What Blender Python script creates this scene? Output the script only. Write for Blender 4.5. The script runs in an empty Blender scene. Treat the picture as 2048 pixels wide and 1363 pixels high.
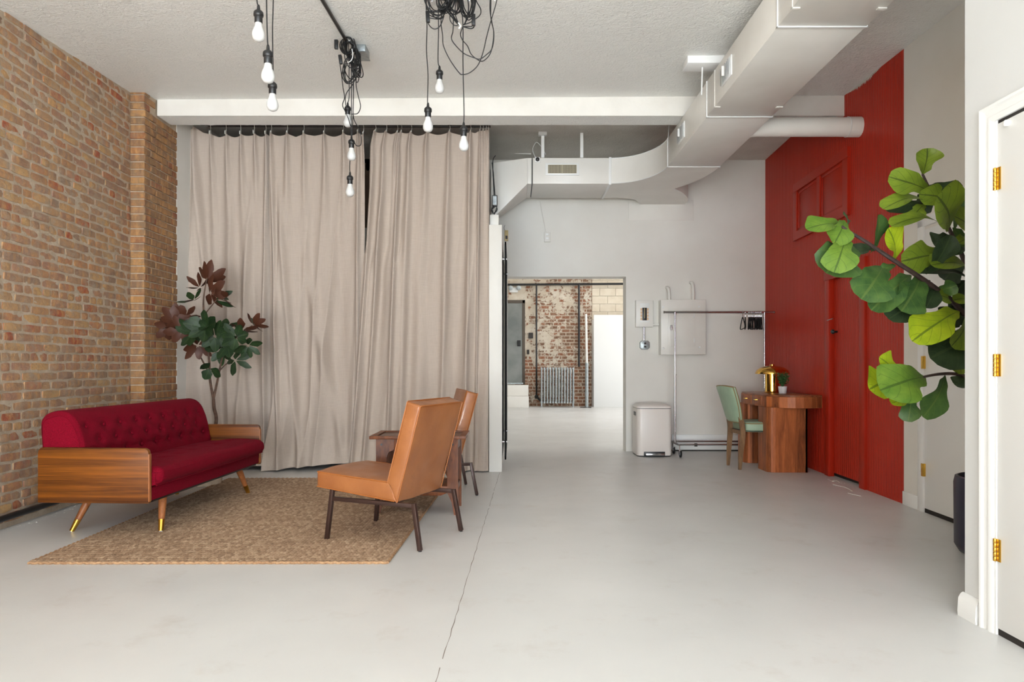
import bpy, bmesh, math, random
from mathutils import Vector, Matrix, noise as mn

# ---------------------------------------------------------------- camera, world, lights
SC = bpy.context.scene
COL = SC.collection
F = 1365.0; HZ = 730.0; CH = 1.04; CX = 1024.0
cam_data = bpy.data.cameras.new('camera'); cam = bpy.data.objects.new('camera', cam_data); COL.objects.link(cam)
cam.location = (0, 0, CH); cam.rotation_euler = (math.radians(90), 0, 0)
cam_data.sensor_width = 36; cam_data.lens = F / 2048 * 36; cam_data.shift_y = (HZ - 681.5) / 2048
cam_data.clip_start = 0.05
SC.camera = cam
SC.view_settings.view_transform = 'Standard'; SC.view_settings.look = 'None'
SC.view_settings.gamma = 1; SC.view_settings.use_curve_mapping = False
SC.view_settings.exposure = 0.31
w = bpy.data.worlds.new('world'); SC.world = w; w.use_nodes = True
w.node_tree.nodes['Background'].inputs[0].default_value = (0.80, 0.90, 1.0, 1)
w.node_tree.nodes['Background'].inputs[1].default_value = 1.0

def area(name, loc, target, sx, sy, power, color=(1, 1, 1)):
    d = bpy.data.lights.new(name, 'AREA'); d.shape = 'RECTANGLE'; d.size = sx; d.size_y = sy
    d.energy = power; d.color = color
    o = bpy.data.objects.new(name, d); COL.objects.link(o); o.location = loc
    o.rotation_euler = (Vector(target) - Vector(loc)).to_track_quat('-Z', 'Y').to_euler()
    return o
area('storefront_daylight', (-0.3, -6.6, 2.1), (-0.3, 5, 1.9), 8.0, 4.0, 520, (0.82, 0.92, 1.10))
area('ceiling_fill', (-0.3, -5.6, 0.05), (-0.2, 2.0, 3.4), 5.5, 1.2, 950, (0.93, 1.0, 0.97))  # added lamp outside the storefront, aimed upward to brighten the ceiling
sun_d = bpy.data.lights.new('sun', 'SUN'); sun_d.energy = 25.0; sun_d.angle = math.radians(3); sun_d.color = (0.97, 0.985, 1.0)
sun = bpy.data.objects.new('sun', sun_d); COL.objects.link(sun); sun.rotation_euler = Vector((-.42, 1, -math.tan(math.radians(27)))).to_track_quat('-Z', 'Y').to_euler()
area('far_room_daylight', (6.6, 13.0, 2.5), (0.5, 14.5, 0.6), 4.0, 3.0, 150, (0.95, 0.97, 1.0))
area('far_room_overhead_fill', (1.5, 14.5, 3.9), (1.5, 14.6, 0), 4.0, 3.5, 45, (1.0, 0.98, 0.95))  # lamp added under the closed far ceiling to brighten that room

# ---------------------------------------------------------------- helpers
RN = random.Random(11)
def at(px, py, Y): return Vector(((px - CX) / F * Y, Y, CH + (HZ - py) / F * Y))
def onf(px, py):
    Y = CH * F / (py - HZ); return Vector(((px - CX) / F * Y, Y, 0))
def catmull(P, n=6, closed=False):
    P = [Vector(p) for p in P]
    if len(P) < 3: return P
    out = []; N = len(P)
    rng = range(N if closed else N - 1)
    for i in rng:
        if closed: a, b, c, d = P[(i - 1) % N], P[i], P[(i + 1) % N], P[(i + 2) % N]
        else: a, b, c, d = P[max(i - 1, 0)], P[i], P[i + 1], P[min(i + 2, N - 1)]
        for k in range(n):
            t = k / n
            out.append(0.5 * ((2 * b) + (c - a) * t + (2 * a - 5 * b + 4 * c - d) * t * t + (3 * b - a - 3 * c + d) * t ** 3))
    if not closed: out.append(P[-1])
    return out

class MB:
    def __init__(s): s.v = []; s.f = []; s.uv = None
    def add(s, vs, fs, uv=None):
        b = len(s.v); s.v += [tuple(x) for x in vs]; s.f += [tuple(i + b for i in f) for f in fs]
        if uv is not None:
            if s.uv is None: s.uv = [(0, 0)] * b
            s.uv += uv
        return s
    def hexa(s, p):   # 8 points: bottom 4 ccw then top 4
        return s.add(p, [(3, 2, 1, 0), (4, 5, 6, 7), (0, 1, 5, 4), (1, 2, 6, 5), (2, 3, 7, 6), (3, 0, 4, 7)])
    def box(s, a, b):
        x0, y0, z0 = a; x1, y1, z1 = b
        return s.hexa([(x0, y0, z0), (x1, y0, z0), (x1, y1, z0), (x0, y1, z0), (x0, y0, z1), (x1, y0, z1), (x1, y1, z1), (x0, y1, z1)])
    def bar(s, p, q, wx, wy=None, up=(0, 0, 1), wx2=None, wy2=None):
        p = Vector(p); q = Vector(q); wy = wy or wx; wx2 = wx2 or wx; wy2 = wy2 or wy
        d = (q - p).normalized(); u = Vector(up)
        if abs(d.dot(u)) > .95: u = Vector((0, 1, 0))
        a = d.cross(u).normalized(); b = a.cross(d).normalized()
        def ring(c, i, j): return [c - a * i / 2 - b * j / 2, c + a * i / 2 - b * j / 2, c + a * i / 2 + b * j / 2, c - a * i / 2 + b * j / 2]
        return s.hexa(ring(p, wx, wy) + ring(q, wx2, wy2))
    def tube(s, P, r, n=8, closed=False, caps=True, r2=None):
        P = [Vector(p) for p in P]; N = len(P); vs = []
        t0 = (P[1] - P[0]).normalized(); ref = Vector((0, 0, 1)) if abs(t0.z) < .9 else Vector((0, 1, 0))
        a = t0.cross(ref).normalized()
        for i, p in enumerate(P):
            if closed: t = (P[(i + 1) % N] - P[i - 1])
            else: t = P[min(i + 1, N - 1)] - P[max(i - 1, 0)]
            if t.length < 1e-9: t = t0
            t = t.normalized(); a = (a - t * a.dot(t))
            if a.length < 1e-6: a = t.orthogonal()
            a = a.normalized(); b = t.cross(a)
            rr = r[i] if isinstance(r, (list, tuple)) else (r if r2 is None else r + (r2 - r) * i / (N - 1))
            for k in range(n):
                th = 2 * math.pi * k / n; vs.append(p + a * math.cos(th) * rr + b * math.sin(th) * rr)
        fs = []
        for i in range(N if closed else N - 1):
            j = (i + 1) % N
            for k in range(n): fs.append((i * n + k, i * n + (k + 1) % n, j * n + (k + 1) % n, j * n + k))
        if caps and not closed: fs += [tuple(range(n))[::-1], tuple((N - 1) * n + k for k in range(n))]
        return s.add(vs, fs)
    def lathe(s, prof, c=(0, 0, 0), n=24, M=None):
        vs = []; m = len(prof)
        for r, z in prof:
            for k in range(n):
                th = 2 * math.pi * k / n; v = Vector((r * math.cos(th), r * math.sin(th), z))
                if M: v = M @ v
                vs.append(v + Vector(c))
        fs = [(i * n + k, i * n + (k + 1) % n, (i + 1) * n + (k + 1) % n, (i + 1) * n + k) for i in range(m - 1) for k in range(n)]
        if prof[0][0] > 1e-6: fs.append(tuple(range(n))[::-1])
        if prof[-1][0] > 1e-6: fs.append(tuple((m - 1) * n + k for k in range(n)))
        return s.add(vs, fs)
    def prism(s, poly, h0, h1, fn):   # poly of (a,b); fn(a,b,h)->xyz
        n = len(poly)
        vs = [fn(a, b, h0) for a, b in poly] + [fn(a, b, h1) for a, b in poly]
        fs = [tuple(range(n))[::-1], tuple(range(n, 2 * n))] + [(i, (i + 1) % n, n + (i + 1) % n, n + i) for i in range(n)]
        return s.add(vs, fs)
    def grid(s, fn, nu, nv, uv=False):
        vs = []; uvs = []
        for j in range(nv + 1):
            for i in range(nu + 1):
                vs.append(fn(i / nu, j / nv)); uvs.append((i / nu, j / nv))
        fs = [(j * (nu + 1) + i, j * (nu + 1) + i + 1, (j + 1) * (nu + 1) + i + 1, (j + 1) * (nu + 1) + i) for j in range(nv) for i in range(nu)]
        return s.add(vs, fs, uvs if uv else None)
    def mesh(s, name, smooth=40, bevel=0, seg=2, recalc=True, weld=False):
        me = bpy.data.meshes.new(name); me.from_pydata(s.v, [], s.f)
        if s.uv:
            ul = me.uv_layers.new(name='UVMap')
            for l in me.loops: ul.data[l.index].uv = s.uv[l.vertex_index]
        if recalc or bevel:
            bm = bmesh.new(); bm.from_mesh(me)
            if weld: bmesh.ops.remove_doubles(bm, verts=bm.verts, dist=1e-5)
            if recalc: bmesh.ops.recalc_face_normals(bm, faces=bm.faces)
            if bevel:
                es = [e for e in bm.edges if len(e.link_faces) == 2 and e.calc_face_angle(0) > math.radians(25)]
                bmesh.ops.bevel(bm, geom=es, offset=bevel, segments=seg, profile=.5, affect='EDGES', clamp_overlap=True)
            bm.to_mesh(me); bm.free()
        if smooth:
            for p in me.polygons: p.use_smooth = True
            me.set_sharp_from_angle(angle=math.radians(smooth))
        return me

def mk(name, mb, mat, parent=None, smooth=40, bevel=0, seg=2, recalc=True, weld=False, world=True):
    me = mb.mesh(name, smooth, bevel, seg, recalc, weld) if isinstance(mb, MB) else mb
    if mat and not me.materials: me.materials.append(mat)
    o = bpy.data.objects.new(name, me); COL.objects.link(o)
    if parent:
        o.parent = parent
        if world: o.matrix_parent_inverse = MATS.get(parent.name, Matrix()).inverted()
    MATS[o.name] = MATS.get(parent.name, Matrix()) if (parent and not world) else Matrix()
    return o
MATS = {}
def thing(name, label, cat, loc=(0, 0, 0), rz=0, group=None):
    o = bpy.data.objects.new(name, None); COL.objects.link(o); o.location = loc; o.rotation_euler = (0, 0, rz)
    o.empty_display_size = .05
    MATS[o.name] = Matrix.Translation(Vector(loc)) @ Matrix.Rotation(rz, 4, 'Z')
    return tag(o, label, cat, group)
def tag(o, label, cat, group=None):
    o['label'] = label; o['category'] = cat
    if group: o['group'] = group
    return o
def struct(name, mb, mat, label=None, **k):
    o = mk(name, mb, mat, **k); o['kind'] = 'structure'
    if label: o['label'] = label
    return o
def dup(root, loc, rz, label, group=None):
    r = root.copy(); COL.objects.link(r); r.location = loc; r.rotation_euler = (0, 0, rz); r['label'] = label
    if group: r['group'] = group
    for ch in list(root.children):
        c = ch.copy(); COL.objects.link(c); c.parent = r
        for g in list(ch.children):
            d = g.copy(); COL.objects.link(d); d.parent = c
    return r

# ---------------------------------------------------------------- materials
def S(c):   # srgb 0-255 -> linear
    return tuple((x / 255 / 12.92) if x / 255 <= .04045 else ((x / 255 + .055) / 1.055) ** 2.4 for x in c)
class NT:
    def __init__(s, name):
        s.m = bpy.data.materials.new(name); s.m.use_nodes = True; s.t = s.m.node_tree
        s.b = s.t.nodes['Principled BSDF']; s.out = s.t.nodes['Material Output']
    def n(s, typ, **k):
        o = s.t.nodes.new(typ)
        for a, b in k.items():
            if a in ('operation', 'blend_type', 'data_type', 'wave_type', 'bands_direction', 'feature', 'wave_profile', 'distance', 'interpolation_type', 'noise_dimensions', 'vector_type'): setattr(o, a, b)
        return o
    def L(s, a, b): s.t.links.new(a, b)
    def coord(s, kind='Object', scale=(1, 1, 1), rot=(0, 0, 0)):
        c = s.n('ShaderNodeTexCoord'); m = s.n('ShaderNodeMapping'); m.inputs['Scale'].default_value = scale; m.inputs['Rotation'].default_value = rot
        s.L(c.outputs[kind], m.inputs[0]); return m.outputs[0]
    def noise(s, vec, scale, detail=4, rough=.55, dist=0):
        o = s.n('ShaderNodeTexNoise'); s.L(vec, o.inputs['Vector']); o.inputs['Scale'].default_value = scale
        o.inputs['Detail'].default_value = detail; o.inputs['Roughness'].default_value = rough; o.inputs['Distortion'].default_value = dist
        return o.outputs[0]
    def ramp(s, fac, stops, const=False):
        o = s.n('ShaderNodeValToRGB'); e = o.color_ramp.elements
        if const: o.color_ramp.interpolation = 'CONSTANT'
        while len(e) < len(stops): e.new(.5)
        for i, (p, c) in enumerate(stops):
            e[i].position = p; e[i].color = (c, c, c, 1) if isinstance(c, (int, float)) else tuple(c) + (1,)
        s.L(fac, o.inputs[0]); return o.outputs[0]
    def mix(s, fac, a, b, bt='MIX'):
        o = s.n('ShaderNodeMix', data_type='RGBA', blend_type=bt)
        for sock, val in ((o.inputs[0], fac), (o.inputs[6], a), (o.inputs[7], b)):
            if hasattr(val, 'links'): s.L(val, sock)
            elif isinstance(val, (int, float)): sock.default_value = val
            else: sock.default_value = tuple(val) + (1,)
        return o.outputs[2]
    def math(s, op, a, b=0, clamp=False):
        o = s.n('ShaderNodeMath', operation=op); o.use_clamp = clamp
        for sock, val in ((o.inputs[0], a), (o.inputs[1], b)):
            if hasattr(val, 'links'): s.L(val, sock)
            else: sock.default_value = val
        return o.outputs[0]
    def bump(s, h, strength=.3, dist=.01):
        o = s.n('ShaderNodeBump'); o.inputs['Strength'].default_value = strength; o.inputs['Distance'].default_value = dist
        s.L(h, o.inputs['Height']); s.L(o.outputs[0], s.b.inputs['Normal'])
    def set(s, col=None, rough=None, metal=None, **k):
        for nm, v in (('Base Color', col), ('Roughness', rough), ('Metallic', metal)):
            if v is None: continue
            if hasattr(v, 'links'): s.L(v, s.b.inputs[nm])
            elif isinstance(v, (int, float)): s.b.inputs[nm].default_value = v
            else: s.b.inputs[nm].default_value = tuple(v) + (1,)
        for a, v in k.items(): s.b.inputs[a.replace('_', ' ')].default_value = v
        return s.m

def plain(name, c1, c2=None, rough=.5, metal=0, sc=8, bump=0, bsc=60, stretch=(1, 1, 1), bd=.004, **k):
    t = NT(name); v = t.coord(scale=stretch)
    if c2: t.set(t.ramp(t.noise(v, sc), [(.35, c1), (.65, c2)]), rough, metal, **k)
    else: t.set(c1, rough, metal, **k)
    if bump: t.bump(t.noise(v, bsc, 3), bump, bd)
    return t.m

M = {}
M['white_wall'] = plain('white_wall', S((232, 229, 222)), S((226, 222, 214)), .6, sc=1.5, bump=.08, bsc=120)
M['white_trim'] = plain('white_trim', S((238, 238, 236)), None, .35, bump=.05, bsc=40)
M['white_metal'] = plain('white_metal', S((236, 233, 226)), S((228, 224, 216)), .38, sc=2, bump=.04, bsc=20)
M['beam'] = plain('beam', S((240, 236, 228)), S((232, 227, 218)), .6, sc=3, bump=.25, bsc=35)
t = NT('ceiling_plaster'); v = t.coord()
t.set(t.ramp(t.noise(v, 1.2), [(.3, S((244, 243, 238))), (.7, S((248, 247, 242)))]), .45)
t.bump(t.math('ADD', t.noise(v, 60, 4, .6), t.math('MULTIPLY', t.noise(v, 17, 3), .8)), 1.0, .012); M['ceiling'] = t.m
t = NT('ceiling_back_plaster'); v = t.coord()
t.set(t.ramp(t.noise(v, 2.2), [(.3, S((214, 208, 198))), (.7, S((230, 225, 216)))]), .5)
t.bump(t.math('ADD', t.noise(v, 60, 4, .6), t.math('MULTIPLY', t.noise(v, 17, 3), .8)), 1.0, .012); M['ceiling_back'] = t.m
t = NT('floor_concrete'); v = t.coord(); vs = t.coord(scale=(1, .35, 1))
c = t.ramp(t.noise(v, .9, 5), [(.3, S((208, 207, 205))), (.7, S((219, 218, 216)))])
c = t.mix(t.ramp(t.noise(v, 3.1, 6, .7), [(.56, 0), (.8, .42)]), c, S((182, 170, 158)))
c = t.mix(t.ramp(t.noise(v, 38, 4, .7), [(.70, 0), (.78, .5)]), c, S((150, 140, 126)))
t.set(c, t.ramp(t.noise(v, 2.4, 5), [(.3, .30), (.7, .46)])); t.bump(t.noise(v, 9, 6, .6), .10, .01); M['floor'] = t.m
def brickmat(name, stops, smear, smearcol):
    t = NT(name); oi = t.n('ShaderNodeObjectInfo'); g = t.n('ShaderNodeNewGeometry'); v = t.coord('Object')
    # geometry position keeps every brick's grain different
    vp = g.outputs['Position']
    r = t.math('FRACT', t.math('ADD', oi.outputs['Random'], g.outputs['Random Per Island']))
    c = t.ramp(r, stops)
    mp = t.n('ShaderNodeMapping'); mp.inputs['Scale'].default_value = (1, 1, .35); t.L(vp, mp.inputs[0])
    c = t.mix(t.ramp(t.noise(mp.outputs[0], 26, 4, .6), [(.42, 0), (.68, .75)]), c, S((206, 156, 100)))
    c = t.mix(t.ramp(t.noise(vp, 15, 5, .65), [(.45, 0), (.72, .75)]), c, S((142, 112, 92)))
    c = t.mix(t.ramp(t.noise(vp, 70, 3, .6), [(.62, 0), (.74, .55)]), c, S((92, 70, 58)))
    c = t.mix(t.ramp(t.noise(vp, 9, 6, .7), [(.5, 0), (.66, smear)]), c, smearcol)
    t.set(c, .85); 
    o = t.n('ShaderNodeBump'); o.inputs['Strength'].default_value = .7; o.inputs['Distance'].default_value = .008
    t.L(t.math('ADD', t.noise(vp, 60, 5, .7), t.noise(vp, 16, 3)), o.inputs['Height']); t.L(o.outputs[0], t.b.inputs['Normal'])
    return t.m
BR = [(0, S((196, 158, 108))), (.2, S((178, 142, 108))), (.38, S((160, 128, 108))), (.55, S((172, 126, 102))), (.7, S((148, 124, 104))), (.84, S((186, 134, 94))), (.93, S((170, 114, 90))), (.97, S((166, 84, 56)))]
M['brick'] = brickmat('brick', BR, .85, S((168, 148, 126)))
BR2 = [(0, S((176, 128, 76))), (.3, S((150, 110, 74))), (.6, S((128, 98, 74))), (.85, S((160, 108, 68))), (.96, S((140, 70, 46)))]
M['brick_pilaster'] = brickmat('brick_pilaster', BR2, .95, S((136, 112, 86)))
t = NT('mortar'); v = t.coord()
t.set(t.ramp(t.noise(v, 14, 5, .7), [(.3, S((178, 158, 134))), (.7, S((206, 188, 166)))]), .9); t.bump(t.noise(v, 90, 5, .7), .8, .01); M['mortar'] = t.m
t = NT('red_paint'); v = t.coord(scale=(1, 1, .25))
t.set(t.ramp(t.noise(v, 3), [(.3, S((172, 38, 16))), (.7, S((180, 43, 20)))]), .42, Specular_IOR_Level=.3); t.bump(t.noise(v, 30, 3), .08, .004); M['red'] = t.m
def linen(name, a, b):
    t = NT(name); v = t.coord(); wv = []
    for sc in ((3, 3, 60), (60, 60, 2)):
        mp = t.n('ShaderNodeMapping'); mp.inputs['Scale'].default_value = sc; t.L(v, mp.inputs[0]); wv.append(t.noise(mp.outputs[0], 4, 2, .5))
    wsum = t.math('MULTIPLY', t.math('ADD', wv[0], wv[1]), .5)
    c = t.ramp(wsum, [(.3, a), (.7, b)]); t.set(c, .9, Sheen_Weight=.05, Specular_IOR_Level=.2); t.bump(wsum, .25, .003)
    return t.m
M['linen'] = linen('linen', S((180, 165, 152)), S((194, 179, 166)))
t = NT('crimson_fabric'); v = t.coord()
f = t.noise(v, 260, 3, .6)
t.set(t.ramp(f, [(.35, S((98, 2, 20))), (.65, S((134, 6, 34)))]), .9, Sheen_Weight=.03, Sheen_Roughness=.4, Specular_IOR_Level=.12); t.bump(f, .4, .003)
t.b.inputs['Sheen Tint'].default_value = (1, .25, .35, 1); M['crimson'] = t.m
def wood(name, dark, light, sc=(1, 1, 1), nsc=3, rough=.35, rnd=0, dist=1.2):
    t = NT(name); v = t.coord(scale=sc)
    if rnd:
        oi = t.n('ShaderNodeObjectInfo'); cb = t.n('ShaderNodeCombineXYZ'); mu = t.math('MULTIPLY', oi.outputs['Random'], 37)
        for i in range(3): t.L(mu, cb.inputs[i])
        ad = t.n('ShaderNodeVectorMath', operation='ADD'); t.L(v, ad.inputs[0]); t.L(cb.outputs[0], ad.inputs[1]); v = ad.outputs[0]
    n1 = t.noise(v, nsc, 5, .6, dist); n2 = t.noise(v, nsc * 9, 3, .6, .4)
    h = t.math('ADD', t.math('MULTIPLY', n1, .75), t.math('MULTIPLY', n2, .25))
    c = t.ramp(h, [(.36, dark), (.5, tuple((a + b) / 2 for a, b in zip(dark, light))), (.62, light)])
    if rnd: c = t.mix(t.math('MULTIPLY', oi.outputs['Random'], rnd), c, tuple(min(1, x * 2.0) for x in light))
    t.set(c, rough + .06, Coat_Weight=.03, Coat_Roughness=.3, Specular_IOR_Level=.35); t.bump(n2, .05, .003); return t.m
M['sofa_wood'] = wood('sofa_wood', S((70, 32, 4)), S((142, 80, 18)), (.22, 3, 10), 2.2, .38)
M['leg_wood'] = wood('leg_wood', S((120, 66, 34)), S((176, 110, 64)), (6, 6, 1), 3, .35)
M['desk_wood'] = wood('desk_wood', S((84, 40, 20)), S((172, 98, 54)), (7, 7, .8), 2.2, .4, rnd=.6)
M['desk_top'] = wood('desk_top', S((96, 52, 30)), S((170, 104, 66)), (7, .8, 7), 1.6, .25)
M['table_wood'] = wood('table_wood', S((72, 36, 18)), S((132, 74, 38)), (3, 3, .8), 3, .38)
M['table_top'] = wood('table_top', S((62, 36, 24)), S((104, 66, 44)), (1, 5, 5), 3, .28)
M['chair_wood'] = wood('chair_wood', S((104, 78, 54)), S((146, 112, 80)), (6, 6, 1), 3, .5)
t = NT('tan_leather'); v = t.coord()
c = t.ramp(t.noise(v, 5, 4), [(.3, S((148, 88, 46))), (.7, S((166, 104, 58)))])
c = t.mix(t.ramp(t.noise(v, 11, 5, .7), [(.58, 0), (.8, .5)]), c, S((116, 68, 36)))
t.set(c, t.ramp(t.noise(v, 7), [(.3, .32), (.7, .48)]), Coat_Weight=.15); t.bump(t.math('ADD', t.noise(v, 220, 2), t.math('MULTIPLY', t.noise(v, 9, 3), 1.5)), .12, .006); M['leather'] = t.m
M['leather_seam'] = plain('leather_seam', S((168, 98, 42)), None, .5)
M['brown_metal'] = plain('brown_metal', S((66, 46, 40)), None, .35, .3)
M['brass'] = plain('brass', S((214, 170, 74)), None, .25, 1)
M['gold'] = plain('gold', S((232, 184, 92)), None, .12, 1)
M['chrome'] = plain('chrome', S((190, 188, 190)), None, .16, 1)
M['galv'] = plain('galvanized', S((150, 156, 158)), S((178, 184, 184)), .42, .7, sc=30)
M['black'] = plain('black_plastic', S((26, 26, 27)), None, .4)
M['cord'] = plain('black_cord', S((24, 24, 25)), None, .55)
M['flock'] = plain('black_velvet', S((14, 14, 15)), None, .95)
M['bulb'] = plain('bulb_white', S((208, 207, 204)), None, .3)
M['dark_steel'] = plain('dark_steel', S((60, 56, 54)), None, .4, .6)
M['can'] = plain('can_paint', S((230, 221, 214)), None, .3)
M['mint'] = plain('mint_leather', S((164, 186, 158)), S((148, 172, 146)), .45, sc=6, bump=.1, bsc=120)
M['piping'] = plain('tan_piping', S((150, 124, 78)), None, .6)
M['pot'] = plain('white_ceramic', S((226, 224, 226)), None, .3)
M['navy'] = plain('navy_glaze', S((34, 32, 52)), None, .4)
M['canvas'] = plain('canvas_cloth', S((190, 172, 150)), S((170, 152, 130)), .9, sc=12, bump=.3, bsc=80)
M['bark'] = plain('bark', S((70, 50, 40)), S((100, 74, 58)), .8, sc=30, bump=.5, bsc=60)
M['figbark'] = plain('fig_bark', S((48, 34, 32)), S((70, 52, 46)), .6, sc=30, bump=.4, bsc=80)
M['soil'] = plain('soil', S((52, 40, 32)), S((76, 60, 48)), .95, sc=40, bump=.8, bsc=60)
M['cardboard'] = plain('cardboard', S((104, 84, 66)), None, .8)
M['blue'] = plain('blue_plastic', S((40, 90, 120)), None, .4)
M['cream'] = plain('cream_label', S((226, 190, 150)), None, .6)
M['yellowed'] = plain('yellowed_plastic', S((206, 184, 132)), None, .5)
M['mirror'] = plain('mirror_glass', S((46, 42, 40)), None, .9, Specular_IOR_Level=.05)
M['white_wall_dimmed'] = plain('white_wall_dimmed', S((216, 217, 216)), S((212, 213, 212)), .6, sc=1.5, bump=.08, bsc=120)  # same white wall paint, darkened to offset strong light on the near wall
M['dark_gap'] = plain('dark_gap', S((40, 35, 32)), None, .9)
M['crack'] = plain('crack', S((126, 116, 106)), None, .9)
t = NT('jute'); v = t.coord(scale=(.8, 2.4, 1)); tc = t.n('ShaderNodeTexCoord'); sp = t.n('ShaderNodeSeparateXYZ'); t.L(tc.outputs['UV'], sp.inputs[0])
rw = t.math('MULTIPLY', sp.outputs[1], 66); ri = t.math('FLOOR', rw); rf = t.math('FRACT', rw)
sg = t.math('SUBTRACT', t.math('MULTIPLY', t.math('MODULO', ri, 2), 2), 1)
st = t.math('ADD', t.math('MULTIPLY', sp.outputs[0], 105), t.math('MULTIPLY', t.math('MULTIPLY', sg, t.math('SUBTRACT', rf, .5)), .8)); si = t.math('FLOOR', st)
cb_ = t.n('ShaderNodeCombineXYZ'); t.L(ri, cb_.inputs[0]); t.L(si, cb_.inputs[1])
wn = t.n('ShaderNodeTexWhiteNoise'); t.L(cb_.outputs[0], wn.inputs['Vector'])
a = t.noise(v, 70, 4, .7); b = t.noise(v, 2.5, 3)
mixv = t.math('ADD', t.math('MULTIPLY', a, .78), t.math('MULTIPLY', wn.outputs['Value'], .22))
c = t.ramp(mixv, [(.22, S((104, 80, 60))), (.5, S((166, 136, 108))), (.78, S((212, 186, 156)))])
c = t.mix(t.ramp(b, [(.4, 0), (.7, .3)]), c, S((136, 106, 80)))
t.set(c, .9); t.bump(a, .6, .006); M['jute'] = t.m
def leafmat(name, base, vein, spot, back=None, rough=.38):
    t = NT(name); uv = t.n('ShaderNodeTexCoord'); sp = t.n('ShaderNodeSeparateXYZ'); t.L(uv.outputs['UV'], sp.inputs[0])
    v = t.coord(); d = t.math('ABSOLUTE', t.math('SUBTRACT', sp.outputs[0], .5))
    mid = t.math('LESS_THAN', d, .03)
    ph = t.math('FRACT', t.math('SUBTRACT', t.math('MULTIPLY', sp.outputs[1], 6), t.math('MULTIPLY', d, 4)))
    side = t.math('LESS_THAN', ph, .09)
    c = t.ramp(t.noise(v, 14, 4), [(.3, base), (.7, spot)])
    c = t.mix(t.math('MULTIPLY', t.math('MAXIMUM', mid, t.math('MULTIPLY', side, .5)), .75), c, vein)
    if back:
        g = t.n('ShaderNodeNewGeometry'); c = t.mix(g.outputs['Backfacing'], c, back)
    t.set(c, rough + .06, Specular_IOR_Level=.3); t.bump(t.math('ADD', side, t.noise(v, 60, 2)), .15, .003); return t.m
M['leaf_bright'] = leafmat('leaf_bright', S((78, 110, 36)), S((50, 74, 26)), S((108, 134, 48)))
M['leaf_yellow'] = leafmat('leaf_yellow', S((136, 158, 26)), S((70, 92, 26)), S((166, 180, 36)))
M['leaf_olive'] = leafmat('leaf_olive', S((98, 118, 34)), S((44, 58, 24)), S((118, 136, 40)))
M['leaf_green'] = leafmat('leaf_green', S((46, 76, 38)), S((92, 110, 54)), S((76, 104, 48)))
M['leaf_dark'] = leafmat('leaf_dark', S((34, 48, 30)), S((62, 76, 46)), S((52, 68, 42)))
M['magnolia'] = leafmat('magnolia_leaf', S((26, 42, 24)), S((62, 80, 42)), S((40, 62, 32)), S((78, 44, 30)), .42)
M['herb'] = plain('herb_leaf', S((44, 84, 40)), S((66, 110, 56)), .5, sc=60)

# ================================================================ ROOM
Yb = 8.25                                   # back wall plane
def xl(Y): return -3.226 - .046 * (Y - 4.30)     # brick wall face
def xr(Y): return 2.936 + .040 * (Y - 5.106)     # red wall face
YP, XP, YPE = 5.91, -3.18, 6.49             # brick pilaster
# floor
struct('floor', MB().grid(lambda u, v: (-3.6 + 10.4 * u, -5.4 + 22.8 * v, 0), 20, 40), M['floor'], recalc=False)
floor = bpy.data.objects['floor']
# saw-cut joint running into the room
mb = MB(); pts = []
for k in range(91):
    y = 6.62 - 6.2 * k / 90; x = -.131 - (.119 / 4.007) * (6.25 - y); pts.append((x + RN.uniform(-.0025, .0025), y, RN.uniform(.0007, .0018)))
for a, b in zip(pts, pts[1:]):
    if RN.random() < .04: continue
    mb.add([(a[0] - a[2], a[1], .0007), (a[0] + a[2], a[1], .0007), (b[0] + b[2], b[1], .0007), (b[0] - b[2], b[1], .0007)], [(0, 1, 2, 3)])
o = mk('floor_joint', mb, M['crack'], floor, recalc=False); o['kind'] = 'stuff'
mb = MB()
def chip(x, y, s):
    n = 5; ph = RN.random() * 6; vs = [(x + s * RN.uniform(.6, 1) * math.cos(ph + 6.283 * k / n), y + s * RN.uniform(.6, 1) * math.sin(ph + 6.283 * k / n), .0005) for k in range(n)]
    vs.append((x, y, s * .45)); mb.add(vs, [(k, (k + 1) % n, n) for k in range(n)])
for k in range(150):
    y = RN.uniform(2.9, 5.8); chip(xl(y) + RN.uniform(.012, .10) ** 1.0, y, RN.uniform(.003, .011))
for k in range(70):
    y = RN.uniform(4.6, 8.2); chip(xr(y) - RN.uniform(.012, .07), y, RN.uniform(.003, .008))
for k in range(60): chip(RN.uniform(1.9, 2.5), Yb - RN.uniform(.02, .07), RN.uniform(.003, .01))
o = mk('plaster_debris', mb, M['white_wall'], floor, smooth=0, recalc=False); o['kind'] = 'stuff'
# peeled paint squiggles on the floor by the red door
mb = MB()
for P in ([(1656, 958), (1665, 962), (1673, 961), (1679, 965)], [(1666, 969), (1680, 972), (1692, 975), (1704, 982)], [(1696, 986), (1712, 990), (1722, 992)]):
    q = catmull([onf(*p) + Vector((0, 0, .002)) for p in P], 5); mb.tube(q, .003, 4)
o = mk('paint_flake', mb, M['white_wall'], floor); o['kind'] = 'stuff'

# ---- ceiling
def zc(X, Y):
    Yc = max(Y, 4.0); t = (X + 3.3) / 6.3
    zl = 3.414 - .073 * (6.15 - min(Yc, 6.15)); zr_ = 3.45 - .044 * (6.15 - min(Yc, 6.15))
    return zl * (1 - t) + zr_ * t + .006
mb = MB(); mb.grid(lambda u, v: (-3.6 + 6.9 * u, -5.2 + 11.38 * v, zc(-3.6 + 6.9 * u, -5.2 + 11.38 * v)), 30, 70)
mb.box((-3.6, -5.2, 3.62), (3.3, 6.18, 3.70))
struct('ceiling', mb, M['ceiling'], recalc=False)
struct('ceiling_back', MB().box((-3.5, 6.30, 3.52), (3.3, 8.5, 3.62)), M['ceiling_back'])
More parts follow.
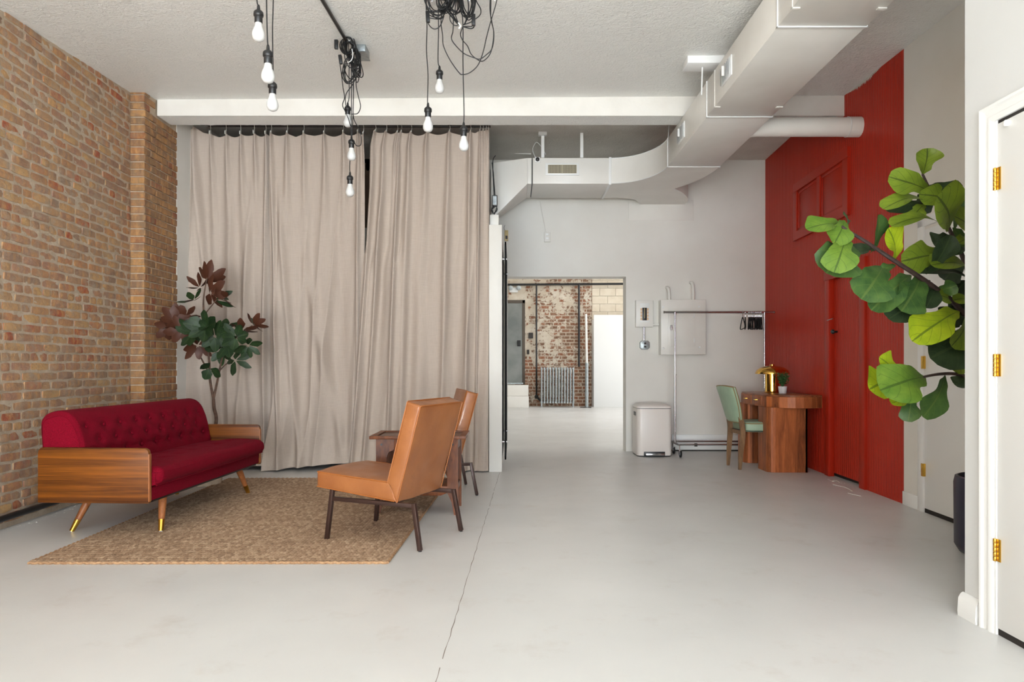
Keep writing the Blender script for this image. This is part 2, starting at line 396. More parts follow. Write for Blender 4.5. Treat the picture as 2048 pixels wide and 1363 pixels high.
# beam
mb = MB(); zb = 3.272
mb.hexa([(XP, 6.11, zb), (3.0, 6.11, zb), (3.0, 6.34, zb), (XP, 6.34, zb), (XP, 6.11, 3.425), (3.0, 6.11, 3.47), (3.0, 6.34, 3.60), (XP, 6.34, 3.60)])
struct('ceiling_beam', mb, M['beam'], 'white painted beam crossing under the ceiling in front of the curtains', bevel=.006)
mb = MB()   # rough stipple strip on the beam's underside
mb.grid(lambda u, v: (XP + .02 + (2.9 - XP) * u, 6.115 + .218 * v, zb - .004 - .006 * max(0, mn.noise(Vector((u * 90, v * 6, 0))))), 260, 6)
o = mk('stipple', mb, M['ceiling'], bpy.data.objects['ceiling_beam']); 

# ---- back wall with doorway
dx0, dx1, dz = -.055, 1.378, 2.11
mb = MB(); mb.box((-3.4, Yb, 0), (dx0, Yb + .22, 3.60)); mb.box((dx1, Yb, 0), (3.4, Yb + .22, 3.60)); mb.box((dx0, Yb, dz), (dx1, Yb + .22, 3.60))
wb = struct('wall_back', mb, M['white_wall'])
mk('baseboard', MB().box((1.93, Yb - .022, .02), (3.05, Yb, .205)), M['white_trim'], wb, bevel=.006)
mk('gap_strip', MB().box((1.93, Yb - .012, .004), (3.05, Yb, .02)), M['dark_gap'], wb)
a = at(1257, 441, Yb); b = at(1387, 400, Yb)
mk('patch_panel', MB().box((a.x, Yb - .006, a.z), (b.x, Yb, b.z)), M['white_wall'], wb, bevel=.002)

# ---- left wall: brick, pilaster, painted stretch
def brick_mesh(L, H, D, seed, name):
    r = random.Random(seed); vs = []; nx, nz = 3, 2
    for j in range(nz + 1):
        for i in range(nx + 1):
            ex = i in (0, nx); ez = j in (0, nz)
            x = (i / nx - .5) * L; z = (j / nz - .5) * H
            if ex: x *= 1 - r.uniform(0, .05)
            if ez: z *= 1 - r.uniform(0, .12)
            if ex and ez: z *= .84; x *= .965
            y = D * .5 - (.006 if ex or ez else 0) - r.uniform(0, .004)
            vs.append((x, y, z))
    per = [0, 1, 2, 3, 7, 11, 10, 9, 8, 4]
    back = [(vs[i][0] * 1.02, -D * .5, vs[i][2] * 1.05) for i in per]
    fs = [(j * 4 + i, j * 4 + i + 1, (j + 1) * 4 + i + 1, (j + 1) * 4 + i) for j in range(2) for i in range(3)]
    n = len(per)
    fs += [(per[k], 12 + k, 12 + (k + 1) % n, per[(k + 1) % n]) for k in range(n)]
    mb = MB(); mb.add(vs + back, fs); return mb
def place(mb, dst, Mx): dst.add([Mx @ Vector(v) for v in mb.v], mb.f)

BL, BH, J = .192, .0645, .0105
zc_l = lambda Y: 3.27 + .079 * (Y - 4.3) if Y > 4 else 3.24
wl = MB(); wl.grid(lambda u, v: ((lambda Y, z: (xl(Y) - .0125 + .003 * mn.noise(Vector((Y * 9, z * 9, 3))) + (.004 if z > 1.15 else 0.002) * mn.noise(Vector((Y * 28, z * 28, 0))) + (.003 if z > 1.2 else .002), Y, z))(2.0 + 3.93 * u, 3.5 * v)), 260, 230)
wl.box((-3.7, -5.2, 0), (-3.36, 6.3, 3.6)); 
wl.box((-3.4, -5.2, 0), (-3.15, 2.0, 3.6))
wleft = struct('wall_left', wl, M['mortar'], 'old buff and orange common brick wall behind the red sofa', recalc=False)
protoL = [brick_mesh(BL - J, BH - J, .05, s, 'brick') for s in range(10)]
protoS = [brick_mesh(BL / 2 - J, BH - J, .05, 40 + s, 'brick') for s in range(6)]
meL = [p.mesh('brick', 50) for p in protoL]; meS = [p.mesh('brick', 50) for p in protoS]
for me in meL + meS: me.materials.append(M['brick'])
ang = math.atan(.046)                      # wall heading
bricks = []
nrow = 52; z = .012
for row in range(nrow):
    zz = .03 + row * BH + BH / 2
    if zz > 3.42: break
    header = row % 7 == 2
    y = 2.02 + (0 if row % 2 else -BL / 2) + RN.uniform(-.02, .02)
    while y < YP - .02:
        short = header or RN.random() < .13
        L = (BL / 2 if short else BL) * RN.uniform(.97, 1.03)
        yc = y + L / 2
        if yc + L / 2 > YP + .005: L = YP - y; short = L < .14; yc = y + L / 2
        if L < .035: break
        if zz < zc_l(yc) + .02 and yc > 1.95:
            bricks.append((yc, zz, L, short))
        y += L
def bmat(yc, zz, L, short):
    base = (BL / 2 if short else BL) - J
    sc = max(.2, (L - J) / base)
    off = RN.uniform(-.004, .004)
    return Matrix.Translation((xl(yc) - .0235 + off, yc, zz + RN.uniform(-.0025, .0025))) @ Matrix.Rotation(-math.pi / 2 + ang + RN.uniform(-.012, .012), 4, 'Z') @ Matrix.Rotation(RN.uniform(-.018, .018), 4, 'Y') @ Matrix.Diagonal((sc, 1, RN.uniform(.93, 1.05), 1))
def vis(b): return b[0] > 4.22 and (b[1] > .72 + .02 * b[0] or b[0] < 4.3)
order = sorted([b for b in bricks if vis(b)], key=lambda b: b[0])[:300]
ids = set(id(b) for b in order)
rest = MB()
for b in bricks:
    mx = bmat(*b)
    if id(b) in ids:
        o = bpy.data.objects.new('brick', RN.choice(meS if b[3] else meL)); COL.objects.link(o); o.parent = wleft; o.matrix_local = mx
    else: place(RN.choice(protoS if b[3] else protoL), rest, mx)
o = mk('brickwork', rest, M['brick'], wleft, smooth=50, recalc=False); o['kind'] = 'stuff'
# pilaster
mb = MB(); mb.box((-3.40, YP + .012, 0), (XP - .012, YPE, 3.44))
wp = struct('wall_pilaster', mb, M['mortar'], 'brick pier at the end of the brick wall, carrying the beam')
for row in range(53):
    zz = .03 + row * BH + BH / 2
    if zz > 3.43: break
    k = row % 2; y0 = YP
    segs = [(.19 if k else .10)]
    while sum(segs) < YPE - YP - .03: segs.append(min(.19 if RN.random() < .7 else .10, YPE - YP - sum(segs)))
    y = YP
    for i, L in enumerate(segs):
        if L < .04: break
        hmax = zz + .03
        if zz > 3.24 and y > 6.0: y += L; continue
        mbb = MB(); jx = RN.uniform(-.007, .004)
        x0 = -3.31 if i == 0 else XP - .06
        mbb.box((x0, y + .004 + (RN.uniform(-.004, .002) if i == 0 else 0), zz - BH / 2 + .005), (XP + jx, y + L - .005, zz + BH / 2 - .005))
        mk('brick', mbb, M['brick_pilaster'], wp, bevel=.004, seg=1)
        y += L
struct('wall_left_painted', MB().box((-3.40, YPE, 0), (-3.185, Yb, 3.56)), M['white_wall'])
# black pipe along the foot of the brick wall
p = [(xl(y) + .022, y, .075) for y in (2.2, 3.2, 4.3, 5.0, 5.85)]
tag(mk('floor_pipe', MB().tube(p, .020, 10), M['black']), 'black iron pipe running along the foot of the brick wall', 'pipe')

# ---- red beadboard wall
Y0r, Y1r = 5.106, Yb
door = (5.72, 6.46, 1.90)                  # opening y0,y1,top
win = (6.02, 7.22, 2.42, 2.93)
def bead_profile(y0, y1, step=.04):
    out = []; n = max(1, round((y1 - y0) / step)); s = (y1 - y0) / n
    for i in range(n):
        a = y0 + i * s
        out += [(a, .0), (a + .0035, .004), (a + .0075, .0), (a + s * .75, 0), (a + s * .75 + .0025, .0025), (a + s * .75 + .005, 0)]
    out.append((y1, 0)); return out
def bead_strip(mb, y0, y1, z0, z1, off=0.0):
    pr = bead_profile(y0, y1); vs = []
    for (y, d) in pr: vs += [(xr(y) + d + off, y, z0), (xr(y) + d + off, y, z1)]
    mb.add(vs, [(2 * i, 2 * i + 2, 2 * i + 3, 2 * i + 1) for i in range(len(pr) - 1)])
mb = MB()
bead_strip(mb, Y0r, door[0], 0, 3.6); bead_strip(mb, door[0], door[1], door[2], 3.6); bead_strip(mb, door[1], win[0] + .0, 0, 3.6) if door[1] < win[0] else None
bead_strip(mb, max(door[1], Y0r), Y1r, 0, 3.6)
mb.box((3.22, 5.0, 0), (3.35, 8.4, 3.6))
wr = struct('wall_right_red', mb, M['red'], 'brick red beadboard wall beside the desk', recalc=False, smooth=0)
# red door and casing
rd = thing('red_door', 'flush red beadboard door in the red wall, black knob at its far edge', 'door', (xr(6.1), 6.1, 0))
rd['kind'] = 'structure'; rd.name = 'door_1'; MATS['door_1'] = MATS['red_door']; del rd['category']
mb = MB(); bead_strip(mb, door[0] + .07, door[1] - .07, .035, door[2] - .06, .028); 
mb.add([(xr(door[0]) + .028, door[0], .0), (xr(door[1]) + .028, door[1], 0), (xr(door[1]) + .028, door[1], door[2]), (xr(door[0]) + .028, door[0], door[2])], [(0, 1, 2, 3)]) if 0 else None
mk('door_leaf', mb, M['red'], rd, smooth=0, recalc=False)
mb = MB(); mb.box((xr(6.1) + .065, door[0] - .02, 0), (xr(6.1) + .095, door[1] + .02, door[2] + .02)); mk('jamb', mb, M['dark_gap'], rd)
def cas(name, y0, y1, z0, z1, d=.022, par=rd, mat='red', bev=.003):
    mb = MB(); mb.hexa([(xr(y0) - d, y0, z0), (xr(y1) - d, y1, z0), (xr(y1) + .03, y1, z0), (xr(y0) + .03, y0, z0), (xr(y0) - d, y0, z1), (xr(y1) - d, y1, z1), (xr(y1) + .03, y1, z1), (xr(y0) + .03, y0, z1)])
    return mk(name, mb, M[mat], par, bevel=bev)
cas('casing', door[0] - .03, door[0] + .07, 0, door[2] + .02); cas('casing', door[1] - .07, door[1] + .03, 0, door[2] + .02)
cas('casing', door[0] - .04, door[1] + .04, door[2] - .06, door[2] + .05, .026)
kb = at(1672, 662, 6.32); kn = MB(); kn.lathe([(0, -.03), (.014, -.028), (.022, -.018), (.022, -.008), (.010, 0), (.010, .03), (.02, .032)], (0, 0, 0), 14, Matrix.Rotation(math.pi / 2, 4, 'Y'))
o = mk('knob', kn, M['black'], rd, world=True); o.location = (xr(6.32) - .0, 6.32, CH + .31)
mk('latch', MB().tube([(xr(6.33) - .02, 6.30, 1.47), (xr(6.33) - .03, 6.34, 1.465), (xr(6.33) - .03, 6.40, 1.46)], .004, 6), M['chrome'], rd)
# transom panel in the red wall
wt = bpy.data.objects.new('window_1', None); COL.objects.link(wt); wt['kind'] = 'structure'; wt['label'] = 'red painted transom with two panels high in the red wall'
wt.location = (xr(6.6), 6.6, 2.4); MATS['window_1'] = Matrix.Translation(wt.location)
y0, y1, z0, z1 = 6.00, 7.28, 2.36, 2.96
for (a, b, c, d, e) in ((y0, y0 + .10, z0 + .09, z1 - .09, .024), (y1 - .09, y1, z0 + .09, z1 - .09, .024), (y0 - .012, y1, z1 - .089, z1, .030), (y0 - .012, y1, z0, z0 + .089, .030), (6.60, 6.67, z0 + .09, z1 - .09, .022)):
    cas('rail', a, b, c, d, e, wt, 'red', 0)
for (a, b) in ((y0 + .10, 6.60), (6.67, y1 - .09)):
    cas('pane', a, b, z0 + .09, z1 - .09, .004, wt)
    for (p, q, r_, s_) in ((a, a + .03, z0 + .09, z1 - .09), (b - .03, b, z0 + .09, z1 - .09), (a, b, z1 - .12, z1 - .09), (a, b, z0 + .09, z0 + .12)):
        cas('moulding', p, q, r_, s_, .011, wt)
# ragged white paint overlap where the ceiling meets the red boards
mb = MB(); n = 60; vs = []
for i in range(n + 1):
    y = 5.45 + .62 * i / n; zt = zc(2.95, y) + .01; dep = (.012 + .05 * math.sin(math.pi * i / n) * (1 if i % 2 else .45) * RN.uniform(.5, 1))
    vs += [(xr(y) - .002, y, zt), (xr(y) - .002, y, zt - dep)]
mb.add(vs, [(2 * i, 2 * i + 1, 2 * i + 3, 2 * i + 2) for i in range(n)])
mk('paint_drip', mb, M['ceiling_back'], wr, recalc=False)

# ---- white recess wall right of the red boards, with its door
mb = MB(); mb.hexa([(xr(2.83) , 2.83, 0), (3.25, 2.83, 0), (3.25, Y0r, 0), (xr(Y0r) - .004, Y0r, 0), (xr(2.83), 2.83, 3.6), (3.25, 2.83, 3.6), (3.25, Y0r, 3.6), (xr(Y0r) - .004, Y0r, 3.6)])
wrr = struct('wall_right', mb, M['white_wall'])
cas('baseboard', 4.90, Y0r + .005, 0, .10, .014, wrr, 'white_trim')
d2 = bpy.data.objects.new('door_2', None); COL.objects.link(d2); d2['kind'] = 'structure'; d2['label'] = 'white flush door in the recess behind the fiddle leaf fig'
d2.location = (xr(4.4), 4.4, 0); MATS['door_2'] = Matrix.Translation(d2.location)
cas('casing', 4.83, 4.90, 0, 2.07, .018, d2, 'white_trim'); cas('casing', 3.95, 4.02, 0, 2.07, .018, d2, 'white_trim'); cas('casing', 3.95, 4.90, 2.02, 2.09, .018, d2, 'white_trim')
cas('door_leaf', 4.02, 4.825, .03, 2.0, .006, d2, 'white_trim'); cas('door_gap', 4.02, 4.83, .0, .03, .004, d2, 'dark_gap', 0)
for zz in (.30, 1.06): cas('hinge', 4.815, 4.845, zz - .045, zz + .045, .024, d2, 'brass', .002)

# ---- near block: wall with door casing, on the camera's right
XB = 1.88; YB2 = 2.833
wn = struct('wall_near_right', MB().box((XB, -1.5, 0), (3.25, YB2, 3.6)).box((2.9, -5.2, 0), (3.25, -1.5, 3.6)), M['white_wall_dimmed'])
def bprof(y0, y1, name, par):
    pr = [(0, 0), (.022, 0), (.024, .02), (.020, .075), (.010, .092), (0, .098)]
    mb = MB().prism(pr, y0, y1, lambda a, b, h: (XB - a, h, b)); return mk(name, mb, M['white_trim'], par)
bprof(2.735, YB2 + .012, 'baseboard', wn)
d3 = bpy.data.objects.new('door_3', None); COL.objects.link(d3); d3['kind'] = 'structure'; d3['label'] = 'white door with three brass hinges close to the camera'
d3.location = (XB, 2.2, 0); MATS['door_3'] = Matrix.Translation(d3.location)
def casing_prof(par):
    # moulded casing profile: (distance from opening, proud)
    pr = [(0, 0), (0, .012), (.012, .016), (.022, .016), (.026, .011), (.050, .013), (.056, .020), (.066, .021), (.070, .016), (.072, 0)]
    mb = MB().prism(pr, 0, 1.985, lambda a, b, h: (XB - b, 2.652 + a, h + (a if h > 1 else 0))); mk('casing', mb, M['white_trim'], par, smooth=30)
    mb = MB().prism(pr, 1.7, 2.652, lambda a, b, h: (XB - b, h + (a if h > 2 else 0), 1.985 + a)); mk('casing', mb, M['white_trim'], par, smooth=30)
casing_prof(d3)
mk('jamb', MB().box((XB - .008, 2.640, 0), (XB + .03, 2.652, 1.985)), M['white_trim'], d3)
mk('door_leaf', MB().box((XB - .004, 1.75, .025), (XB + .035, 2.636, 1.972)), M['white_trim'], d3, bevel=.002)
mk('door_gap', MB().box((XB - .002, 1.75, 1.972), (XB + .03, 2.636, 1.985)), M['dark_gap'], d3)
mk('door_gap', MB().box((XB - .0015, 1.75, .0), (XB + .03, 2.636, .025)), M['dark_gap'], d3)
for yy in (358, 730, 1099):
    zz = CH + (HZ - yy) / F * 2.64; mb = MB()
    mb.box((XB - .007, 2.618, zz - .043), (XB, 2.636, zz + .043))
    for k in range(5): mb.lathe([(.0058, 0), (.0062, .001), (.0062, .0155), (.0058, .0165)], (XB - .011, 2.642, zz - .043 + k * .0175), 10)
    mk('hinge', mb, M['brass'], d3)
sb = MB().lathe([(.012, 0), (.012, .012), (.008, .016), (0, .017)], (0, 0, 0), 12, Matrix.Rotation(-math.pi / 2, 4, 'Y')); o = mk('door_bumper', sb, M['white_trim'], d3); o.location = (XB - .004, 2.58, 1.955)
# storefront wall behind the camera: frame round the glazing
mb = MB(); mb.box((-3.5, -5.2, 0), (3.3, -5.0, .30)); mb.box((-3.5, -5.2, 3.15), (3.3, -5.0, 3.6))
for x in (-1.2, 1.0): mb.box((x - .04, -5.2, .30), (x + .04, -5.08, 3.15))
struct('wall_front', mb, M['white_wall'])

# ================================================================ FAR ROOM
YF = 17.3
mb = MB(); mb.box((-2.6, YF, 0), (2.02, YF + .3, 4.4)); 
t = NT('peeling_brick'); v = t.coord(rot=(math.radians(90), 0, 0))
bt = t.n('ShaderNodeTexBrick'); t.L(v, bt.inputs['Vector']); bt.inputs['Scale'].default_value = 1; bt.inputs['Brick Width'].default_value = .21; bt.inputs['Row Height'].default_value = .085
bt.inputs['Mortar Size'].default_value = .011; bt.inputs['Color1'].default_value = S((148, 92, 64)) + (1,); bt.inputs['Color2'].default_value = S((112, 82, 62)) + (1,); bt.inputs['Mortar'].default_value = S((196, 182, 164)) + (1,)
v2 = t.coord(); nn = t.noise(v2, 6.0, 6, .72); 
sx = t.n('ShaderNodeSeparateXYZ'); t.L(v2, sx.inputs[0])
big = t.noise(v2, 1.1, 3, .5)
bias = t.math('ADD', t.math('MULTIPLY', nn, .62), t.math('MULTIPLY', big, .38))
bias = t.math('SUBTRACT', bias, t.math('MULTIPLY', t.math('SUBTRACT', sx.outputs[0], .9), .055))
bias = t.math('ADD', bias, t.math('MULTIPLY', t.math('SUBTRACT', sx.outputs[2], 1.3), .018))
bn = t.noise(v2, 22, 4, .6)
bias = t.math('ADD', bias, t.math('MULTIPLY', t.math('SUBTRACT', bn, .5), .22))
paint = t.ramp(bias, [(.485, 0), (.525, 1)])
c = t.mix(paint, t.mix(t.ramp(bn, [(.4, 0), (.7, .5)]), bt.outputs['Color'], S((178, 152, 128))), t.ramp(t.noise(v2, 4, 4), [(.3, S((196, 180, 158))), (.7, S((216, 206, 190)))]))
t.set(c, .85); t.bump(t.math('ADD', t.math('MULTIPLY', bt.outputs['Fac'], -.7), paint), .5, .015); M['peel'] = t.m
wf = struct('wall_far', mb, M['peel'], 'old brick wall with peeling white paint beyond the doorway')
mb = MB(); mb.box((2.02, YF + .05, 0), (6.8, YF + .3, 4.4)); wf2 = struct('wall_far_block', mb, M['white_wall'], 'cream painted concrete block wall beyond the doorway')
M['block'] = plain('cream_block', S((224, 212, 192)), S((214, 200, 178)), .8, sc=5, bump=.4, bsc=60)
for r_ in range(6):
    z0 = 2.20 + r_ * .2
    for k in range(4):
        x0 = 2.03 + k * .4 + (-.2 if r_ % 2 else 0)
        x1 = x0 + .395; x0 = max(x0, 2.03)
        mk('concrete_block', MB().box((x0, YF + .03, z0), (x1, YF + .06, z0 + .193)), M['block'], wf2, bevel=.006, seg=1)
struct('wall_far_left', MB().box((-2.8, Yb + .22, 0), (-2.6, YF + .3, 4.4)), M['white_wall'])
mb = MB(); mb.box((6.8, Yb + .22, 0), (7.0, 11.0, 4.4)); mb.box((6.8, 15.2, 0), (7.0, YF + .3, 4.4)); mb.box((6.8, 11, 0), (7, 15.2, .9)); mb.box((6.8, 11, 4.1), (7, 15.2, 4.4))
struct('wall_far_right', mb, M['white_wall'])
struct('wall_far_front', MB().box((3.4, Yb, 0), (7.0, Yb + .22, 4.4)), M['white_wall'])
struct('ceiling_far', MB().box((-2.8, Yb + .22, 4.4), (7.0, YF + .3, 4.5)), M['white_wall'])
struct('ceiling_gap_filler', MB().box((-3.4, Yb, 3.6), (7.0, Yb + .25, 4.5)), M['white_wall'])
# metal door up two steps
d4 = bpy.data.objects.new('door_4', None); COL.objects.link(d4); d4['kind'] = 'structure'; d4['label'] = 'grey steel door above two white steps in the far room'
d4.location = (0, YF, .55); MATS['door_4'] = Matrix.Translation(d4.location)
M['steel_door'] = plain('steel_door', S((112, 116, 114)), S((138, 140, 136)), .45, .3, sc=2)
mb = MB(); mb.box((-.66, YF - .03, .56), (-.58, YF, 2.69)); mb.box((.26, YF - .03, .56), (.33, YF, 2.69)); mb.box((-.66, YF - .03, 2.61), (.33, YF, 2.69)); mk('door_frame', mb, plain('dark_frame', S((84, 74, 64)), None, .6), d4, bevel=.004)
mk('door_leaf', MB().box((-.58, YF - .015, .60), (.26, YF - .001, 2.61)), M['steel_door'], d4)
mk('door_sill', MB().box((-.6, YF - .04, .56), (.28, YF, .60)), M['galv'], d4)
mk('lock_box', MB().box((.13, YF - .06, 1.52), (.22, YF - .014, 1.67)), M['black'], d4, bevel=.005)
st = struct('trim_steps', MB(), None) if 0 else None
sp = bpy.data.objects.new('trim_1', None); COL.objects.link(sp); sp['kind'] = 'structure'; sp['label'] = 'white painted concrete steps below the steel door'; sp.location = (-.1, 17, 0); MATS['trim_1'] = Matrix.Translation(sp.location)
mk('step', MB().box((-.9, 16.98, .28), (.41, YF - .001, .545)), M['white_wall'], sp, bevel=.01)
mk('step', MB().box((-.9, 16.62, 0), (.41, YF - .001, .28)), M['white_wall'], sp, bevel=.01)
# pipes
g = 'black iron pipes on the far brick wall'
Yq = YF - .08
def pline(name, P, r, label, mat='black', extra=None):
    mb = MB().tube([at(*p, Yq) if len(p) == 2 else Vector(p) for p in P], r, 8)
    if extra: extra(mb)
    return tag(mk(name, mb, M[mat]), label, 'pipe', g)
pline('iron_pipe', [(1005, 569), (1290, 567)], .028, 'long horizontal black pipe crossing the far wall above the radiator')
def valve(mb):
    c = at(1073, 793, Yq); mb.lathe([(.0, -.05), (.04, -.04), (.05, 0), (.04, .04), (0, .05)], c, 10)
    mb.tube([c, c + Vector((.10, 0, -.10)), c + Vector((.14, 0, -.12))], .025, 8)
pline('iron_pipe', [(1073, 571), (1073, 793)], .022, 'vertical black pipe dropping to the radiator valve', extra=valve)
pline('iron_pipe', [(1158, 569), (1158, 733)], .026, 'vertical black pipe ending above the floor, right of the radiator')
# radiator
ra = thing('radiator', 'silver painted column radiator under the pipes in the far room', 'radiator', (1.13, 16.95, 0))
for k in range(12):
    x = (1083 + k * 5.75 - CX) / F * 16.95; mb = MB()
    for dy in (-.07, 0, .07):
        mb.tube([(x, 16.95 + dy, .10), (x, 16.95 + dy, .97)], .019, 8)
    mb.lathe([(0, -.03), (.03, -.02), (.034, 0), (.03, .02), (0, .03)], (x, 16.95, .13), 8); 
    mb.box((x - .021, 16.86, .94), (x + .021, 17.04, .985)); mb.box((x - .021, 16.86, .10), (x + .021, 17.04, .14))
    if k in (0, 11): mb.box((x - .014, 16.87, 0), (x + .014, 16.91, .12)); mb.box((x - .014, 16.99, 0), (x + .014, 17.03, .12))
    mk('radiator_column', mb, M['galv'], ra)
# steel prop
pr = thing('steel_prop', 'telescopic white steel prop standing on a base plate before the far brick wall', 'prop', (1.84, 16.8, 0))
xq = 1.84
mk('base_plate', MB().box((xq - .16, 16.7, 0), (xq + .10, 16.9, .012)), M['dark_steel'], pr)
mk('outer_tube', MB().tube([(xq, 16.8, .012), (xq, 16.8, 1.1)], .042, 10), M['galv'], pr)
mk('inner_tube', MB().tube([(xq, 16.8, 1.1), (xq - .02, 16.8, 2.30)], .030, 10), M['white_metal'], pr)
mk('collar', MB().lathe([(.05, 0), (.05, .08)], (xq, 16.8, .30), 10), M['galv'], pr)
tag(mk('white_board', MB().box((2.03, 16.95, .0), (4.2, 17.0, 2.29)), M['white_trim'], bevel=.003), 'tall plain white board standing against the block wall in the far room', 'board')
el = thing('emergency_light', 'small twin headed emergency light above the steel door', 'light', tuple(at(1029, 579, YF)))
c = at(1026, 579, YF); mk('lamp_body', MB().box((c.x - .09, YF - .06, c.z - .07), (c.x + .12, YF, c.z + .05)), M['white_trim'], el, bevel=.006)
for dx in (-.06, .14):
    o = mk('lamp_head', MB().lathe([(.0, -.03), (.04, -.03), (.062, .04), (.05, .045), (0, .045)], (0, 0, 0), 12, Matrix.Rotation(math.pi / 2, 4, 'X')), M['galv'], el); o.location = (c.x + dx, YF - .08, c.z + .03)
tag(mk('wall_box', MB().box(tuple(at(1057, 676, YF) - Vector((0, .05, 0))), tuple(at(1066, 665, YF))), M['dark_steel'], bevel=.004), 'dark metal box on the far wall beside the steel door', 'box')
tag(mk('wall_switch', MB().box(tuple(at(1054, 708, YF) - Vector((0, .05, 0))), tuple(at(1058.5, 699, YF))), M['dark_steel'], bevel=.004), 'small dark switch box low beside the steel door', 'switch')

# ================================================================ PARTITION POST AND NEIGHBOURS
ps = struct('wall_partition', MB().box((-.2245, 6.66, 0), (-.0976, Yb, 2.41)), M['white_wall'], 'white painted partition end beside the curtain', bevel=.003)
mrr = thing('wall_mirror', 'black edged mirror held off the partition on chrome pins, beside the doorway', 'mirror', (-.07, 7.45, .1))
mk('mirror_glass', MB().box((-.069, 6.82, .13), (-.066, 8.08, 2.24)), M['mirror'], mrr)
mb = MB()
for a, b in (((-.072, 6.80, .10), (-.058, 6.825, 2.27)), ((-.072, 8.07, .10), (-.058, 8.095, 2.27)), ((-.072, 6.80, 2.24), (-.058, 8.095, 2.27)), ((-.072, 6.80, .10), (-.058, 8.095, .13))): mb.box(a, b)
mk('mirror_frame', mb, M['flock'], mrr)
mk('backing', MB().box((-.074, 6.82, .12), (-.070, 8.08, 2.25)), M['flock'], mrr)
for z in (2.11, .27):
    for y in (6.88, 8.0): mk('mirror_pin', MB().tube([(-.0976, y, z), (-.050, y, z)], .012, 10), M['chrome'], mrr)
bx = at(989, 447, 6.9)
tag(mk('junction_box', MB().box((-.222, 6.8, 2.411), (-.132, 6.95, 2.54)), M['white_metal'], bevel=.004), 'small white metal box on top of the partition end', 'box')
tr = thing('transformer', 'small grey transformer with cables beside the curtain, above the partition', 'transformer', (-.18, 6.99, 2.65))
c = at(989.5, 402, 7.0)
mk('case', MB().box((c.x - .025, 6.97, c.z - .055), (c.x + .028, 7.03, c.z + .055)), M['dark_steel'], tr, bevel=.004)
mk('plate', MB().box((c.x - .018, 6.966, c.z - .045), (c.x + .02, 6.97, c.z + .045)), M['galv'], tr)
mb = MB()
for P in ([(988, 390), (986, 345), (986, 320), (991, 311)], [(990, 390), (987, 350), (984, 325)], [(986, 424), (984, 416), (992, 412), (994, 420), (987, 426), (983, 420), (989, 414)], [(993, 416), (988, 430)]):
    mb.tube(catmull([at(p[0], p[1], 6.98) for p in P], 5), .0045, 6)
mk('cable', mb, M['cord'], tr)
th = thing('thermostat', 'yellowed thermostat with a short wire beside the partition top', 'thermostat', tuple(at(1012, 470, Yb)))
a = at(1009, 482, Yb); b = at(1016.5, 461, Yb)
mk('body', MB().box((a.x, Yb - .03, a.z), (b.x, Yb, b.z)), M['yellowed'], th, bevel=.004)
mk('grille', MB().box((a.x + .012, Yb - .032, a.z + .02), (b.x - .008, Yb - .029, a.z + .06)), M['dark_steel'], th)
mk('wire', MB().tube(catmull([at(1010, 461, Yb - .01), at(1008, 455, Yb - .01), at(1010, 450, Yb - .01)], 5), .002, 5), M['cord'], th)

